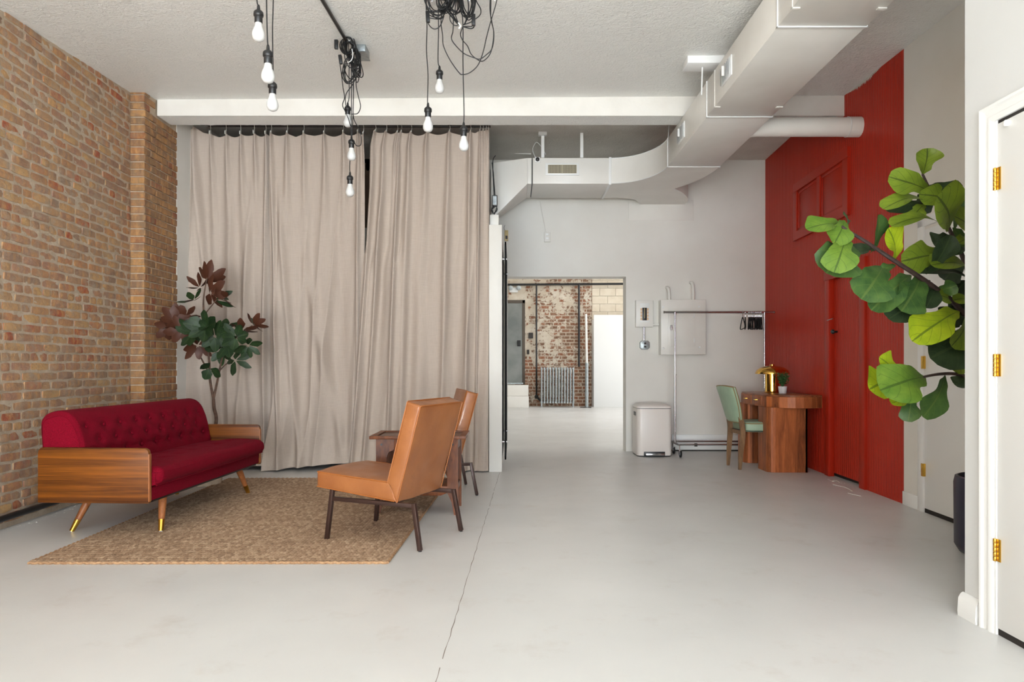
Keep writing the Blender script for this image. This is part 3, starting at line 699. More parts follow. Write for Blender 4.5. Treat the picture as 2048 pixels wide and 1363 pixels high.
# ================================================================ CURTAINS
YC = 6.75
def pw(tab, y):
    if y <= tab[0][0]: return tab[0][1]
    for (a, p), (b, q) in zip(tab, tab[1:]):
        if y <= b:
            s = (y - a) / (b - a); s = s * s * (3 - 2 * s); return p + (q - p) * s
    return tab[-1][1]
rod = thing('curtain_rod', 'thin dark steel rod behind the beam carrying the curtains', 'rod', (-1.6, YC, 3.40))
mk('rod_tube', MB().tube([at(416, 251.5, YC), at(981, 253, YC)], .011, 10), M['dark_steel'], rod)
mk('rod_tube', MB().tube([at(362, 248, YC), at(416, 250, YC)], .007, 8), M['dark_steel'], rod)
for x in (480, 700, 900): mk('bracket', MB().box((at(x, 0, YC).x - .012, YC - .012, 3.40), (at(x, 0, YC).x + .012, YC + .012, 3.53)), M['dark_steel'], rod)
def curtain(name, label, Y, hooks, left, right, ztops, seed, hem=(.012, .012), nu=210, amp=1.0, folds=None, low=1.0):
    root = thing(name, label, 'curtain', (at((left[0][1] + right[0][1]) / 2, 700, Y).x, Y, 0), group='linen curtains on the rod')
    xt0, xt1 = left[0][1], right[0][1]
    hx = [(h - xt0) / (xt1 - xt0) for h in hooks]; n = len(hx)
    def topdrop(u):
        if u <= hx[0]: return (hx[0] - u) * .5
        if u >= hx[-1]: return (u - hx[-1]) * .5
        for i in range(n - 1):
            if hx[i] <= u <= hx[i + 1]:
                g_ = (hx[i + 1] - hx[i]) * (xt1 - xt0) / F * Y; s = (u - hx[i]) / (hx[i + 1] - hx[i])
                return (.10 + .10 * (.5 + .5 * math.sin(i * 2.3 + seed))) * g_ * (1 - abs(2 * s - 1) ** (1.5 + .5 * math.sin(i * 5.1))) 
        return 0
    def ztop(u):
        z = ztops[-1]
        for i in range(n - 1):
            if u <= hx[i + 1]:
                s = min(1, max(0, (u - hx[i]) / (hx[i + 1] - hx[i]))); z = ztops[i] + (ztops[i + 1] - ztops[i]) * s; break
        return z
    def fn(u, v):
        v2 = v ** 1.25                                   # rows closer near the top
        zt = ztop(u) - topdrop(u); z = zt + (hem[0] + (hem[1] - hem[0]) * u - zt) * v2
        py = HZ - (z - CH) * F / Y
        pxl, pxr = pw(left, py), pw(right, py)
        W = (xt1 - xt0) / F * Y
        # folds
        rid = 0
        for i, h in enumerate(hx):
            g_ = min(abs(h - q) for j, q in enumerate(hx) if j != i) * W
            wdt = (.010 + .06 * v2 ** .6) * min(1, g_ / .12 + .3)
            wander = .03 * mn.noise(Vector((i * 3.1, v2 * 2.0, seed))) * v2 / W
            d = (u - h - wander) * W
            if abs(d) < 4 * wdt: rid += math.exp(-(d / wdt) ** 2) * (.030 * (1 - v2) ** 2 + .028 * (0.4 + .6 * v2) * (low if v2 > .25 else 1 + (low - 1) * v2 * 4)) * (1 if g_ > .05 else .7)
        q = u * W
        n1 = mn.noise(Vector((q * 3.4 + .6 * v2, v2 * 1.1, seed + 5.3)))
        n2 = mn.noise(Vector((q * 9.0 - .9 * v2, v2 * 1.3, seed + 1.7)))
        n3 = 1 - abs(mn.noise(Vector((q * 5.5 + 1.1 * v2, v2 * .7, seed + 9.1)))) * 2
        s = min(1, v2 * 2.2)
        dy = -rid * 1.15 + s * (.085 * n1 + .040 * n2 - .050 * n3 + .02) * amp
        sg = 1 if v2 < .9 else 1
        if folds:
            for (px0, px1, wd, am, v0) in folds:          # extra drape lines: px at top, px at hem
                pp = px0 + (px1 - px0) * v2; ux = pxl + (pxr - pxl) * u; d = (ux - pp) / F * Y
                dy += -am * 1.3 * math.exp(-(d / wd) ** 2) * min(1, max(0, (v2 - v0) * 5))
        if v2 > .955: dy -= (v2 - .955) * .9 * (.5 + .5 * mn.noise(Vector((q * 4, 0, seed))))
        wr_ = .0025 * mn.noise(Vector((q * 12, z * 7, seed))) + .004 * mn.noise(Vector((q * 5, z * 3.5, seed + 2)))
        px = pxl + (pxr - pxl) * (u + .012 * mn.noise(Vector((q * 6, v2 * 2, seed + 3))) * math.sin(math.pi * u) * s)
        return ((px - CX) / F * Y, Y + dy + wr_, z)
    me = MB().grid(fn, nu, 120)
    cl = mk('curtain_cloth', me, M['linen'], root, recalc=False, smooth=180)
    for h, zt in zip(hooks, ztops):
        x = at(h, 0, Y).x; mb = MB()
        mb.tube([(x, YC - .014, 3.41), (x + .004, YC - .016, 3.38), (x, YC - .012, zt + .02)], .0022, 5)
        mb.box((x - .004, YC - .042, zt - .012), (x + .004, YC - .012, zt + .022))
        mk('curtain_hook', mb, M['white_metal'], root)
    return root
zt = lambda y: CH + (HZ - y) / F * YC
curtain('linen_curtain', 'taupe linen curtain beside the brick pier, behind the magnolia tree', YC + .02,
        [363, 390, 424, 455, 484, 511, 534], [(250, 360), (500, 366), (700, 372), (940, 383)], [(250, 541), (600, 548), (940, 556)],
        [zt(251), zt(253), zt(268), zt(268), zt(268), zt(267), zt(268)], 2.0, (.02, .05), nu=190, amp=1.0, low=.35, folds=[(390, 440, .035, .05, .0), (511, 470, .03, .03, .1), (534, 528, .02, .03, .05)])
curtain('linen_curtain', 'wide taupe linen curtain left of the dark gap, its hem spread on the floor', YC - .01,
        [543, 575, 608, 649, 687, 716, 727], [(250, 541), (640, 541), (800, 545), (945, 528)], [(250, 728), (330, 731), (700, 728), (945, 728)],
        [zt(268), zt(268), zt(268), zt(268), zt(267), zt(266), zt(270)], 6.0, (.006, .095), nu=200, amp=1.0, low=.3, folds=[(545, 563, .02, .035, .0), (552, 600, .03, .035, .1), (560, 690, .05, .035, .3), (716, 715, .02, .03, 0)])
curtain('linen_curtain', 'pleated linen curtain behind the tan chairs, bunched against the white partition', YC - .045,
        [750, 772, 794, 802, 822, 855, 899, 941, 960, 966, 972, 977], [(255, 747), (300, 741), (370, 740), (470, 735), (560, 722), (760, 714), (860, 708), (945, 700)], [(255, 979), (500, 978), (945, 977)],
        [zt(266), zt(267), zt(268), zt(267), zt(268), zt(267), zt(267), zt(267), zt(264), zt(264), zt(263), zt(262)], 11.0, (.012, .012), nu=280, amp=1.0, low=.8,
        folds=[(752, 706, .018, .035, .02), (772, 730, .022, .045, .1), (800, 775, .02, .04, .0), (822, 800, .03, .03, .1), (899, 880, .03, .03, .1), (941, 930, .02, .03, .0), (960, 950, .012, .03, 0)])
# things glimpsed in the gap between the curtains
tag(mk('storage_cabinet', MB().box((-1.80, 7.35, 0), (-1.25, 7.85, 2.52)), M['white_metal'], bevel=.004), 'white cabinet glimpsed through the gap between the curtains', 'cabinet')
cbx = thing('storage_box', 'dark cardboard box with a hand hole, on the cabinet behind the curtain gap', 'box', (-1.55, 7.6, 2.521))
mk('carton', MB().box((-1.80, 7.36, 2.521), (-1.28, 7.84, 3.22)), M['cardboard'], cbx, bevel=.003)
o = mk('hand_hole', MB().lathe([(.0, 0), (.03, 0)], (0, 0, 0), 14, Matrix.Rotation(math.pi / 2, 4, 'X') @ Matrix.Diagonal((.8, 1.7, 1, 1))), M['blue'], cbx, recalc=False); o.location = at(736, 332, 7.358)
tag(mk('folded_tarp', MB().grid(lambda u, v: (-1.82 + .56 * u, 7.34 + .5 * v, 3.225 + .05 * abs(mn.noise(Vector((u * 5, v * 5, 0)))) + .03 * math.sin(math.pi * u)), 20, 14), M['black'], recalc=False), 'black folded tarp on the cardboard box behind the curtain gap', 'tarp')
ob = thing('ceiling_outlet', 'metal outlet box on the rear ceiling above the curtain gap', 'outlet', tuple(at(733, 258, 6.6)))
p = at(733, 257, 6.55); mk('outlet_box', MB().box((p.x - .07, 6.45, 3.44), (p.x + .06, 6.60, 3.52)), M['dark_steel'], ob, bevel=.003)
for dx in (-.055, -.005): mk('receptacle', MB().box((p.x + dx, 6.47, 3.432), (p.x + dx + .04, 6.58, 3.441)), M['white_trim'], ob, bevel=.002)

# ================================================================ DUCT
du = thing('air_duct', 'large white painted sheet metal duct running from the ceiling to the back wall', 'duct', (1.5, 5.5, 2.98))
xa, xb, zb0, zt0 = 1.523, 2.03, 2.98, 3.256
def dsec(name, y0, y1, e=0): return mk(name, MB().box((xa - e, y0, zb0 - e), (xb + e, y1, zt0)), M['white_metal'], du, bevel=.003)
dsec('duct_section', .8, 2.40); dsec('duct_section', 2.405, 3.91); dsec('duct_section', 3.915, 5.33); dsec('duct_section', 5.335, 6.67)
for y in (2.40, 3.91, 5.33, 6.67):
    mb = MB(); s = .007
    mb.box((xa - s, y - .008, zb0 - s), (xa, y + .010, zt0)); mb.box((xb, y - .008, zb0 - s), (xb + s, y + .010, zt0)); mb.box((xa - s, y - .008, zb0 - s), (xb + s, y + .010, zb0))
    mk('duct_flange', mb, M['white_trim'], du, bevel=.002)
for y in (3.70, 5.12):
    mk('duct_strap', MB().box((xa - .004, y, zb0 - .004), (xa, y + .018, zt0)).box((xa - .004, y, zb0 - .006), (xa + .04, y + .02, zb0)), M['white_metal'], du)
    mk('duct_clip', MB().box((xb - .045, y, zb0 - .006), (xb + .004, y + .022, zb0)), M['white_metal'], du)
# elbow
yi, yo, xe = 7.30, 7.93, 1.048
n = 18; inn = []; out = []
for k in range(n + 1):
    a = math.pi / 2 * k / n
    inn.append((xe + (xa - xe) * math.cos(a), 6.67 + (yi - 6.67) * math.sin(a)))
    out.append((xe + (xb - xe) * math.cos(a), 6.67 + (yo - 6.67) * math.sin(a)))
poly = inn + out[::-1]
mb = MB()
vs = [(x, y, zb0) for x, y in inn] + [(x, y, zb0) for x, y in out] + [(x, y, zt0) for x, y in inn] + [(x, y, zt0) for x, y in out]
N = n + 1; fs = []
for k in range(n):
    fs += [(k, k + 1, N + k + 1, N + k), (2 * N + k, 2 * N + k + 1, 3 * N + k + 1, 3 * N + k), (k, k + 1, 2 * N + k + 1, 2 * N + k), (N + k, N + k + 1, 3 * N + k + 1, 3 * N + k)]
mb.add(vs, fs); mk('duct_elbow', mb, M['white_metal'], du, smooth=35)
for arc in (inn, ):
    for z in (zb0 + .004, zt0 - .004): mk('elbow_seam', MB().tube([(x - .002, y - .002, z) for x, y in arc], .005, 6), M['white_trim'], du)
xL = (1065.5 - CX) / F * 7.30
mk('duct_section', MB().box((xL, yi, zb0), (xe, yo, zt0)), M['white_metal'], du, bevel=.003)
mk('duct_flange', MB().box((xe - .012, yi - .010, zb0 - .010), (xe + .014, yo, zt0 + .006)), M['white_trim'], du, bevel=.002)
mk('flexible_joint', MB().box((xL - .012, yi + .012, zb0 + .012), (xL, yo - .01, zt0 - .01)), M['black'], du)
xM = (1055 - CX) / F * 7.30
mk('duct_collar', MB().box((xM, yi, zb0), (xL - .012, yo, zt0)), M['white_metal'], du, bevel=.003)
P = [at(982, 440, 7.30), Vector((xM, yi, zb0)), Vector((xM, yo, zb0)), at(982, 447, 7.93), at(982, 326, 7.30), Vector((xM, yi, zt0)), Vector((xM, yo, zt0)), at(982, 340, 7.93)]
mk('duct_plenum', MB().hexa(P), M['white_metal'], du, bevel=.003)
# take-off into the back wall
xs0, xs1 = (1282 - CX) / F * 8.2, (1371 - CX) / F * 8.2
q = catmull([(xs0 - .32, 7.925, 0), (xs0 - .12, 8.0, 0), (xs0, Yb, 0)], 6); q2 = catmull([(xs1, Yb, 0), (xs1 - .02, 8.0, 0), (1.93, 7.7, 0), (1.78, 7.50, 0)], 5)
poly = [(p.x, p.y) for p in q] + [(p.x, p.y) for p in q2] + [(1.5, 7.6)]
mk('duct_takeoff', MB().prism(poly, zb0 + .001, zt0 - .03, lambda a, b, h: (a, b, h)), M['white_metal'], du)
# registers
def register(cpx, cpy, wpx, hpx):
    a = at(cpx - wpx / 2, cpy + hpx / 2, 7.295); b = at(cpx + wpx / 2, cpy - hpx / 2, 7.295)
    f = MB(); f.box((a.x - .03, 7.288, a.z - .022), (b.x + .03, 7.30, b.z + .022)); fr = mk('register', f, M['white_trim'], du, bevel=.002)
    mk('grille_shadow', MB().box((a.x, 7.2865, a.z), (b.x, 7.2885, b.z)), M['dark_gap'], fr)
    mb = MB(); nn_ = 22
    for k in range(nn_ + 1): x = a.x + (b.x - a.x) * k / nn_; mb.box((x - .0028, 7.281, a.z), (x + .0028, 7.2865, b.z))
    for k in range(5): z = a.z + (b.z - a.z) * k / 4; mb.box((a.x, 7.280, z - .0025), (b.x, 7.284, z + .0025))
    mb.box(((a.x + b.x) / 2 - .005, 7.279, a.z), ((a.x + b.x) / 2 + .005, 7.286, b.z))
    o = mk('grille', mb, plain('register_slats', S((196, 186, 160)), None, .5), fr); o['kind'] = 'stuff'
register(1124.5, 338.5, 56, 16)
for yc in (4.83, 6.12):
    f = mk('register', MB().box((xa - .008, yc - .11, 3.05), (xa, yc + .11, 3.19)), M['white_trim'], du, bevel=.002)
    mb = MB()
    for k in range(7): y = yc - .10 + .2 * k / 6; mb.hexa([(xa - .020, y, 3.06), (xa - .008, y + .018, 3.06), (xa - .008, y + .021, 3.06), (xa - .020, y + .003, 3.06), (xa - .020, y, 3.18), (xa - .008, y + .018, 3.18), (xa - .008, y + .021, 3.18), (xa - .020, y + .003, 3.18)])
    o = mk('louvre', mb, M['white_trim'], f); o['kind'] = 'stuff'
    mk('damper_lever', MB().box((xa - .03, yc + .03, 3.10), (xa - .008, yc + .036, 3.17)), M['white_trim'], f)
for px, y0_ in ((1085.5, 263), (1163.5, 263)):
    x = (px - CX) / F * 7.29; mk('hanger_strap', MB().box((x - .016, 7.286, 3.00 if 0 else zt0 - .0), (x + .016, 7.296, 3.53)), M['white_trim'], du)
x = (1085 - CX) / F * 7.29; mk('hanger_plate', MB().box((x - .045, 7.25, 3.49), (x + .045, 7.31, 3.52)), M['white_trim'], du)
mk('hanger_rod', MB().tube([at(1405, 128, 5.28), at(1403, 190, 5.30)], .006, 6), M['white_trim'], du)
mk('hanger_rod', MB().tube([at(1338, 250, 6.9), at(1336, 285, 6.9)], .005, 6), M['white_trim'], du)
# security camera eye on the duct
sc_ = thing('security_camera', 'small round security camera in a white plate on the duct', 'camera', tuple(at(1075, 319, 7.29)))
c = at(1075, 319, 7.285); mk('mount_plate', MB().box((c.x - .028, 7.282, c.z - .028), (c.x + .028, 7.30, c.z + .028)), M['white_trim'], sc_, bevel=.004)
o = mk('lens', MB().lathe([(.021, 0), (.021, .012), (.014, .018), (0, .02)], (0, 0, 0), 16, Matrix.Rotation(math.pi / 2, 4, 'X')), M['black'], sc_); o.location = (c.x, 7.282, c.z)
mk('camera_wire', MB().tube(catmull([(c.x - .02, 7.29, c.z + .02), (c.x - .05, 7.33, c.z + .12), (c.x - .01, 7.3, c.z + .19), (c.x + .05, 7.3, c.z + .13), (c.x + .09, 7.31, c.z + .06)], 6), .003, 5), M['white_trim'], sc_)
# batten on ceiling
tag(mk('ceiling_batten', MB().box((at(1370, 0, 5.28).x, 5.20, zc(1.5, 5.28) - .060), (2.25, 5.36, zc(1.5, 5.28) + .003)), M['white_trim'], bevel=.003), 'white wooden batten on the ceiling crossing above the duct', 'batten')
# spiral pipe
sp_ = thing('round_duct', 'white round vent pipe from the duct into the red wall', 'duct', (2.5, 5.82, 3.07))
mk('pipe', MB().tube([(xb, 5.82, 3.07), (2.90, 5.82, 3.07)], .080, 28), M['white_metal'], sp_)
mk('pipe_sleeve', MB().tube([(2.86, 5.82, 3.07), (xr(5.82) + .01, 5.82, 3.07)], .084, 28), M['white_metal'], sp_)
mk('pipe_seam', MB().tube([(2.855 + 0, 5.82 + .083 * math.cos(a * .2244), 3.07 + .083 * math.sin(a * .2244)) for a in range(28)], .003, 5, closed=True), M['white_trim'], sp_)
tag(mk('ceiling_dome', MB().lathe([(0, -.05), (.05, -.045), (.085, -.02), (.09, 0)], (at(1318, 246, 6.75).x, 6.75, 3.52), 18), M['white_trim']), 'small white dome on the rear ceiling beside the duct', 'detector')
# pipe over plenum
tag(mk('ceiling_conduit', MB().tube([at(975, 303, 8.0), at(1062, 308, 8.0)], .008, 6), M['white_metal']), 'thin pale conduit above the duct plenum', 'conduit')

# ================================================================ BACK WALL FITTINGS
def onwall(name, label, cat, px0, py0, px1, py1, d, mat='white_metal', bev=.004):
    a = at(px0, py1, Yb); b = at(px1, py0, Yb)
    r_ = thing(name, label, cat, ((a.x + b.x) / 2, Yb, (a.z + b.z) / 2))
    mk('enclosure', MB().box((a.x, Yb - d, a.z), (b.x, Yb, b.z)), M[mat], r_, bevel=bev); return r_, a, b
r_, a, b = onwall('wall_outlet', 'white double outlet high on the back wall under the duct, with a thin wire', 'outlet', 1088, 465, 1100.5, 484, .035)
for dz_ in (.03, .075): mk('socket', MB().box((a.x + .02, Yb - .040, a.z + dz_), (b.x - .02, Yb - .034, a.z + dz_ + .026)), M['white_trim'], r_, bevel=.002)
mk('wire', MB().tube(catmull([at(1079, 397, Yb - .02), at(1084, 425, Yb - .02), at(1090, 455, Yb - .02), at(1093, 465, Yb - .02)], 5), .0025, 5), M['white_wall'], r_)
r_, a, b = onwall('breaker_box', 'small white breaker box with black switches and cream labels', 'breaker box', 1270, 601, 1304, 654, .07)
y = Yb - .07
mk('cover_plate', MB().box((at(1278, 0, Yb).x, y - .004, at(0, 645, Yb).z), (at(1296, 0, Yb).x, y, at(0, 607, Yb).z)), M['white_trim'], r_, bevel=.001)
sw = mk('switch_bank', MB().box((at(1282.2, 0, Yb).x, y - .012, at(0, 641, Yb).z), (at(1291, 0, Yb).x, y - .004, at(0, 616, Yb).z)), M['black'], r_, bevel=.002)
mk('switch_divider', MB().box((at(1286.2, 0, Yb).x, y - .015, at(0, 637, Yb).z), (at(1287, 0, Yb).x, y - .011, at(0, 617, Yb).z)), M['yellowed'], sw)
for x0_ in (1278.6, 1291.4):
    for k in range(4):
        zz = at(0, 617 + k * 6.2, Yb).z
        mk('label_sticker', MB().box((at(x0_, 0, Yb).x, y - .006, zz - .030), (at(x0_ + 3.4, 0, Yb).x, y - .003, zz)), M['cream'], r_)
mk('conduit', MB().tube([(at(1287, 0, Yb).x, Yb - .03, a.z), (at(1287, 0, Yb).x, Yb - .03, at(0, 681, Yb).z)], .011, 10), M['chrome'], r_)
mk('conduit', MB().tube([(b.x, Yb - .035, at(0, 649, Yb).z), (at(1316, 0, Yb).x, Yb - .035, at(0, 649, Yb).z)], .017, 10), M['white_metal'], r_)
# octagonal outlet under it
r2 = thing('outlet_box', 'galvanized steel outlet box below the small breaker box', 'outlet', tuple(at(1288, 690, Yb)))
a = at(1279, 698.5, Yb); b = at(1298, 681, Yb); cxx = (a.x + b.x) / 2; cz = (a.z + b.z) / 2; hx_ = (b.x - a.x) / 2; k_ = .6
poly = [(cxx + hx_ * sx_ , cz + hx_ * .92 * sz_) for sx_, sz_ in ((-1, -k_), (-k_, -1), (k_, -1), (1, -k_), (1, k_), (k_, 1), (-k_, 1), (-1, k_))]
mk('steel_box', MB().prism(poly, Yb - .05, Yb, lambda a, b, h: (a, h, b)), M['galv'], r2, bevel=.003)
for dz_ in (-.02, .018): mk('socket', MB().box((cxx - .014, Yb - .054, cz + dz_ - .012), (cxx + .014, Yb - .049, cz + dz_ + .012)), M['dark_steel'], r2, bevel=.002)
# big panel
r3, a, b = onwall('electrical_panel', 'large white electrical panel with two pipes bending into the wall above it', 'electrical panel', 1317, 601, 1405, 709, .14)
y = Yb - .14
dr = mk('panel_door', MB().box((at(1336, 0, 8.11).x, y - .006, at(0, 693, 8.11).z), (at(1391, 0, 8.11).x, y, at(0, 617, 8.11).z)), M['white_metal'], r3, bevel=.002)
c = at(1342, 655, 8.11); mk('latch', MB().lathe([(.012, -.03), (.016, 0), (.012, .03)], (c.x, y - .012, c.z), 10), M['chrome'], dr)
for yy_ in (630, 680): c = at(1388, yy_, 8.11); mk('hinge', MB().tube([(c.x, y - .008, c.z - .03), (c.x, y - .008, c.z + .03)], .005, 6), M['white_trim'], dr)
for (sx_, sy_) in ((1326, 614), (1398, 613), (1327, 696), (1399, 694)):
    c = at(sx_, sy_, 8.11); o = mk('screw', MB().lathe([(.012, 0), (.010, .005), (0, .006)], (0, 0, 0), 10, Matrix.Rotation(math.pi / 2, 4, 'X')), M['white_trim'], r3); o.location = (c.x, y, c.z)
for (x_, t_) in ((1338, 573), (1386, 563)):
    xx = at(x_, 0, 8.18).x; z1 = at(0, t_, 8.18).z
    mk('conduit', MB().tube(catmull([(xx, 8.17, b.z - .01), (xx, 8.17, z1 - .10), (xx - .005, 8.175, z1 - .04), (xx - .012, 8.195, z1 - .012), (xx - .018, Yb - .022, z1 - .006)], 7), .019, 12), M['white_metal'], r3)

# ================================================================ RUG
rg = [Vector((-2.527, 3.567, 0)), Vector((-.652, 3.576, 0)), Vector((-.565, 6.25, 0)), Vector((-2.58, 6.22, 0))]
def rugf(u, v):
    p = (rg[0] * (1 - u) + rg[1] * u) * (1 - v) + (rg[3] * (1 - u) + rg[2] * u) * v
    rows = 66; ph = v * rows; rowi = int(min(ph, rows - 1)); f = ph - rowi
    st = (u * 105 + (f - .5) * (.8 if rowi % 2 else -.8)) % 1
    h = math.sin(math.pi * f) ** .6 * (.45 + .55 * math.sin(math.pi * st)) if v < 1 else 0
    e = min(u, 1 - u) * 1.9; e2 = min(v, 1 - v) * 2.7
    k = min(1, min(e, e2) / .008)
    z = (.003 + .011 * h + .0015 * mn.noise(Vector((u * 9, v * 9, 0)))) * k + .001
    wob = .006 * mn.noise(Vector((v * 14, 0, 5))) * (1 if u > .5 else -1) if u in (0, 1) else 0
    if u < .04 and v < .03: z += .010 * (1 - v / .03) * (1 - u / .04)
    return (p.x + wob, p.y, z)
rug = tag(mk('jute_rug', MB().grid(rugf, 420, 330, uv=True), M['jute'], recalc=False, smooth=180), 'woven natural jute rug under the sofa and near tan chair', 'rug')
mb = MB()
for a, b in ((0, 1), (1, 2), (2, 3), (3, 0)):
    P = []; L = (rg[b] - rg[a]).length; n = int(L / .012)
    for k in range(n + 1): P.append(rg[a].lerp(rg[b], k / n) + Vector((0, 0, .0065 + .0025 * math.sin(k * 1.9))))
    mb.tube(P, .0075, 6)
mk('rug_binding', mb, plain('jute_edge', S((150, 112, 80)), S((190, 152, 114)), .9, sc=60, bump=.5, bsc=120), rug)

# ================================================================ SOFA
SR = math.radians(-2.1); SO = (-2.816, 4.045, 0)
so = thing('sofa', 'crimson button tufted sofa with wood panel arms and brass tipped legs', 'sofa', SO, SR)
def sl(name, mb, mat, par=so, **k): return mk(name, mb, mat, par, world=False, **k)
LEN = 1.64
for y0 in (0, LEN - .028):
    pr = [(.004, .225), (.675, .225), (.675, .52)] + [(.645 + .03 * math.cos(a), .52 + .03 * math.sin(a)) for a in (.4, .8, 1.2)] + [(.645, .55), (.035, .553)] + [(.034 - .03 * math.sin(a), .523 + .03 * math.cos(a)) for a in (.5, 1.0)] + [(.004, .52)]
    a_ = sl('arm_panel', MB().prism(pr, y0, y0 + .028, lambda a, b, h: (a, h, b)), M['sofa_wood'], bevel=.004)
    ed = MB().box((.668, y0 + .001, .235), (.679, y0 + .027, .515)); sl('edge_band', ed, M['leg_wood'], a_, bevel=.002)
sl('base_rail', MB().box((.06, .03, .233), (.672, LEN - .03, .318)), M['crimson'], bevel=.012, seg=3)
# seat cushion with shallow tufts
seatb = [(.50 - .17 * (r_ % 2) * 0 - .15 * r_, .10 + (c_ + .5 * (r_ % 2)) * .19) for r_ in range(2) for c_ in range(8)]
def seatf(u, v):
    # u runs round the cushion profile: underside-front -> front -> top -> back
    prof = [(.66, .322), (.705, .330), (.728, .355), (.730, .385), (.715, .418), (.66, .436), (.45, .436), (.22, .425)]
    t_ = u * (len(prof) - 1); i = min(int(t_), len(prof) - 2); f = t_ - i; f2 = f
    P = [Vector((p[0], p[1])) for p in prof]; a, b, c, d = P[max(i - 1, 0)], P[i], P[i + 1], P[min(i + 2, len(P) - 1)]
    q = .5 * (2 * b + (c - a) * f + (2 * a - 5 * b + 4 * c - d) * f * f + (3 * b - a - 3 * c + d) * f ** 3)
    y = .034 + (LEN - .068) * v; e = min(v, 1 - v) * (LEN - .068)
    k = 1 - max(0, 1 - e / .05) ** 2.4
    x = q.x - (1 - k) * (.03 if q.x > .6 else 0); z = q.y
    if u > .5: z -= (1 - k) * .035
    dz = 0
    if u > .6:
        for bx_, by_ in seatb: dz -= .009 * math.exp(-((x - bx_) ** 2 + (y - by_) ** 2) / .0016)
    z += .006 * mn.noise(Vector((x * 5, y * 4, 2))) if u > .5 else .003 * mn.noise(Vector((x * 9, y * 6, 2)))
    return (x, y, z + dz)
sc = sl('seat_cushion', MB().grid(seatf, 56, 190), M['crimson'], smooth=180)
for x_ in (.034, LEN - .034):
    mb = MB(); pr = [(.66, .322), (.70, .330), (.70, .40), (.66, .41), (.22, .41), (.22, .322)]; mb.prism(pr, x_ - .002, x_ + .002, lambda a, b, h: (a, h, b)); sl('cushion_end', mb, M['crimson'])
mb = MB()
sl('cushion_welt', MB().tube([(.700, .04, .327), (.706, .4, .327), (.706, 1.2, .327), (.700, LEN - .04, .327)], .005, 6), M['crimson'])
# backrest
BT = [(.16 + .0, .665 - r_ * .082, .13 + (c_ + (.5 if r_ % 2 else 0)) * .172) for r_ in range(3) for c_ in range(9 if r_ % 2 == 0 else 8)]
prof = [(.285, .38), (.268, .50), (.240, .62), (.208, .70), (.165, .748), (.11, .768), (.05, .760), (.005, .735), (-.012, .68), (.0, .50), (.02, .30)]
def backp(u):
    t_ = u * (len(prof) - 1); i = min(int(t_), len(prof) - 2); f = t_ - i
    P = [Vector(p) for p in prof]; a, b, c, d = P[max(i - 1, 0)], P[i], P[i + 1], P[min(i + 2, len(P) - 1)]
    return .5 * (2 * b + (c - a) * f + (2 * a - 5 * b + 4 * c - d) * f * f + (3 * b - a - 3 * c + d) * f ** 3)
def backf(u, v):
    q = backp(u); y = .03 + (LEN - .06) * v; e = min(v, 1 - v) * (LEN - .06)
    cen = Vector((.13, .58)); k = max(0, 1 - e / .035) ** 2.2
    q = q + (cen - q) * k * .16
    d = 0
    if u < .5:
        for _, bz, by in BT:
            dz2 = (q.y - bz); dy2 = (y - by); d += .013 * math.exp(-(dz2 * dz2 + dy2 * dy2) / .0011) + .004 * math.exp(-(dz2 * dz2) / .0006 - (dy2 * dy2) / .012)
        d += .006 * math.exp(-((q.y - .50) ** 2) / .0003)
    w_ = .003 * mn.noise(Vector((u * 8, y * 5, 1)))
    return (q.x - d + w_, y, q.y)
bk = sl('backrest', MB().grid(backf, 100, 250), M['crimson'], smooth=180)
for y_, s_ in ((.031, 1), (LEN - .031, -1)):
    cen = Vector((.13, .58)); pts = []
    for k in range(31): q = backp(k / 30); q = q + (cen - q) * .16; pts.append((q.x, y_, q.y))
    mb = MB(); mb.add(pts + [(.13, y_ - s_ * .012, .56)], [(k, k + 1, 31) for k in range(30)] + [(30, 0, 31)]); sl('back_end', mb, M['crimson'], smooth=60)
    pts2 = [(x + .0, y_ - s_ * .001, z) for x, _, z in pts]; sl('welt', MB().tube(pts2[:24], .005, 6), M['crimson'], bk)
for _, bz, by in BT:
    u_ = min((abs(backp(k / 60).y - bz), k / 60) for k in range(0, 25))[1]; q = backp(u_)
    o = sl('button', MB().lathe([(0, -.003), (.011, -.002), (.010, .004), (0, .007)], (0, 0, 0), 10, Matrix.Rotation(math.pi / 2, 4, 'Y')), M['crimson'], bk); o.location = (q.x - .013, by, bz)
sl('back_panel', MB().box((.02, .035, .24), (.06, LEN - .035, .72)), M['crimson'])
def sleg(foot, top):
    f = Vector(foot); t_ = Vector(top); m = f.lerp(t_, .30)
    l = sl('leg', MB().tube([m, t_], .0185, 16, r2=.027), M['leg_wood'], bevel=0)
    sl('brass_cap', MB().tube([f + (m - f) * .03, m], .0145, 16, r2=.0192), M['brass'], l); sl('glide', MB().tube([f, f + (m - f) * .05], .012, 10), M['white_trim'], l)
sleg((.637, .20, .012), (.595, .30, .235)); sleg((.05, .23, .0), (.14, .30, .235))
sleg((.637, LEN - .16, .012), (.595, LEN - .26, .235)); sleg((.05, LEN - .16, .0), (.14, LEN - .26, .235))
sl('dust_cover', MB().box((.08, .06, .222), (.66, LEN - .06, .234)), M['black'])

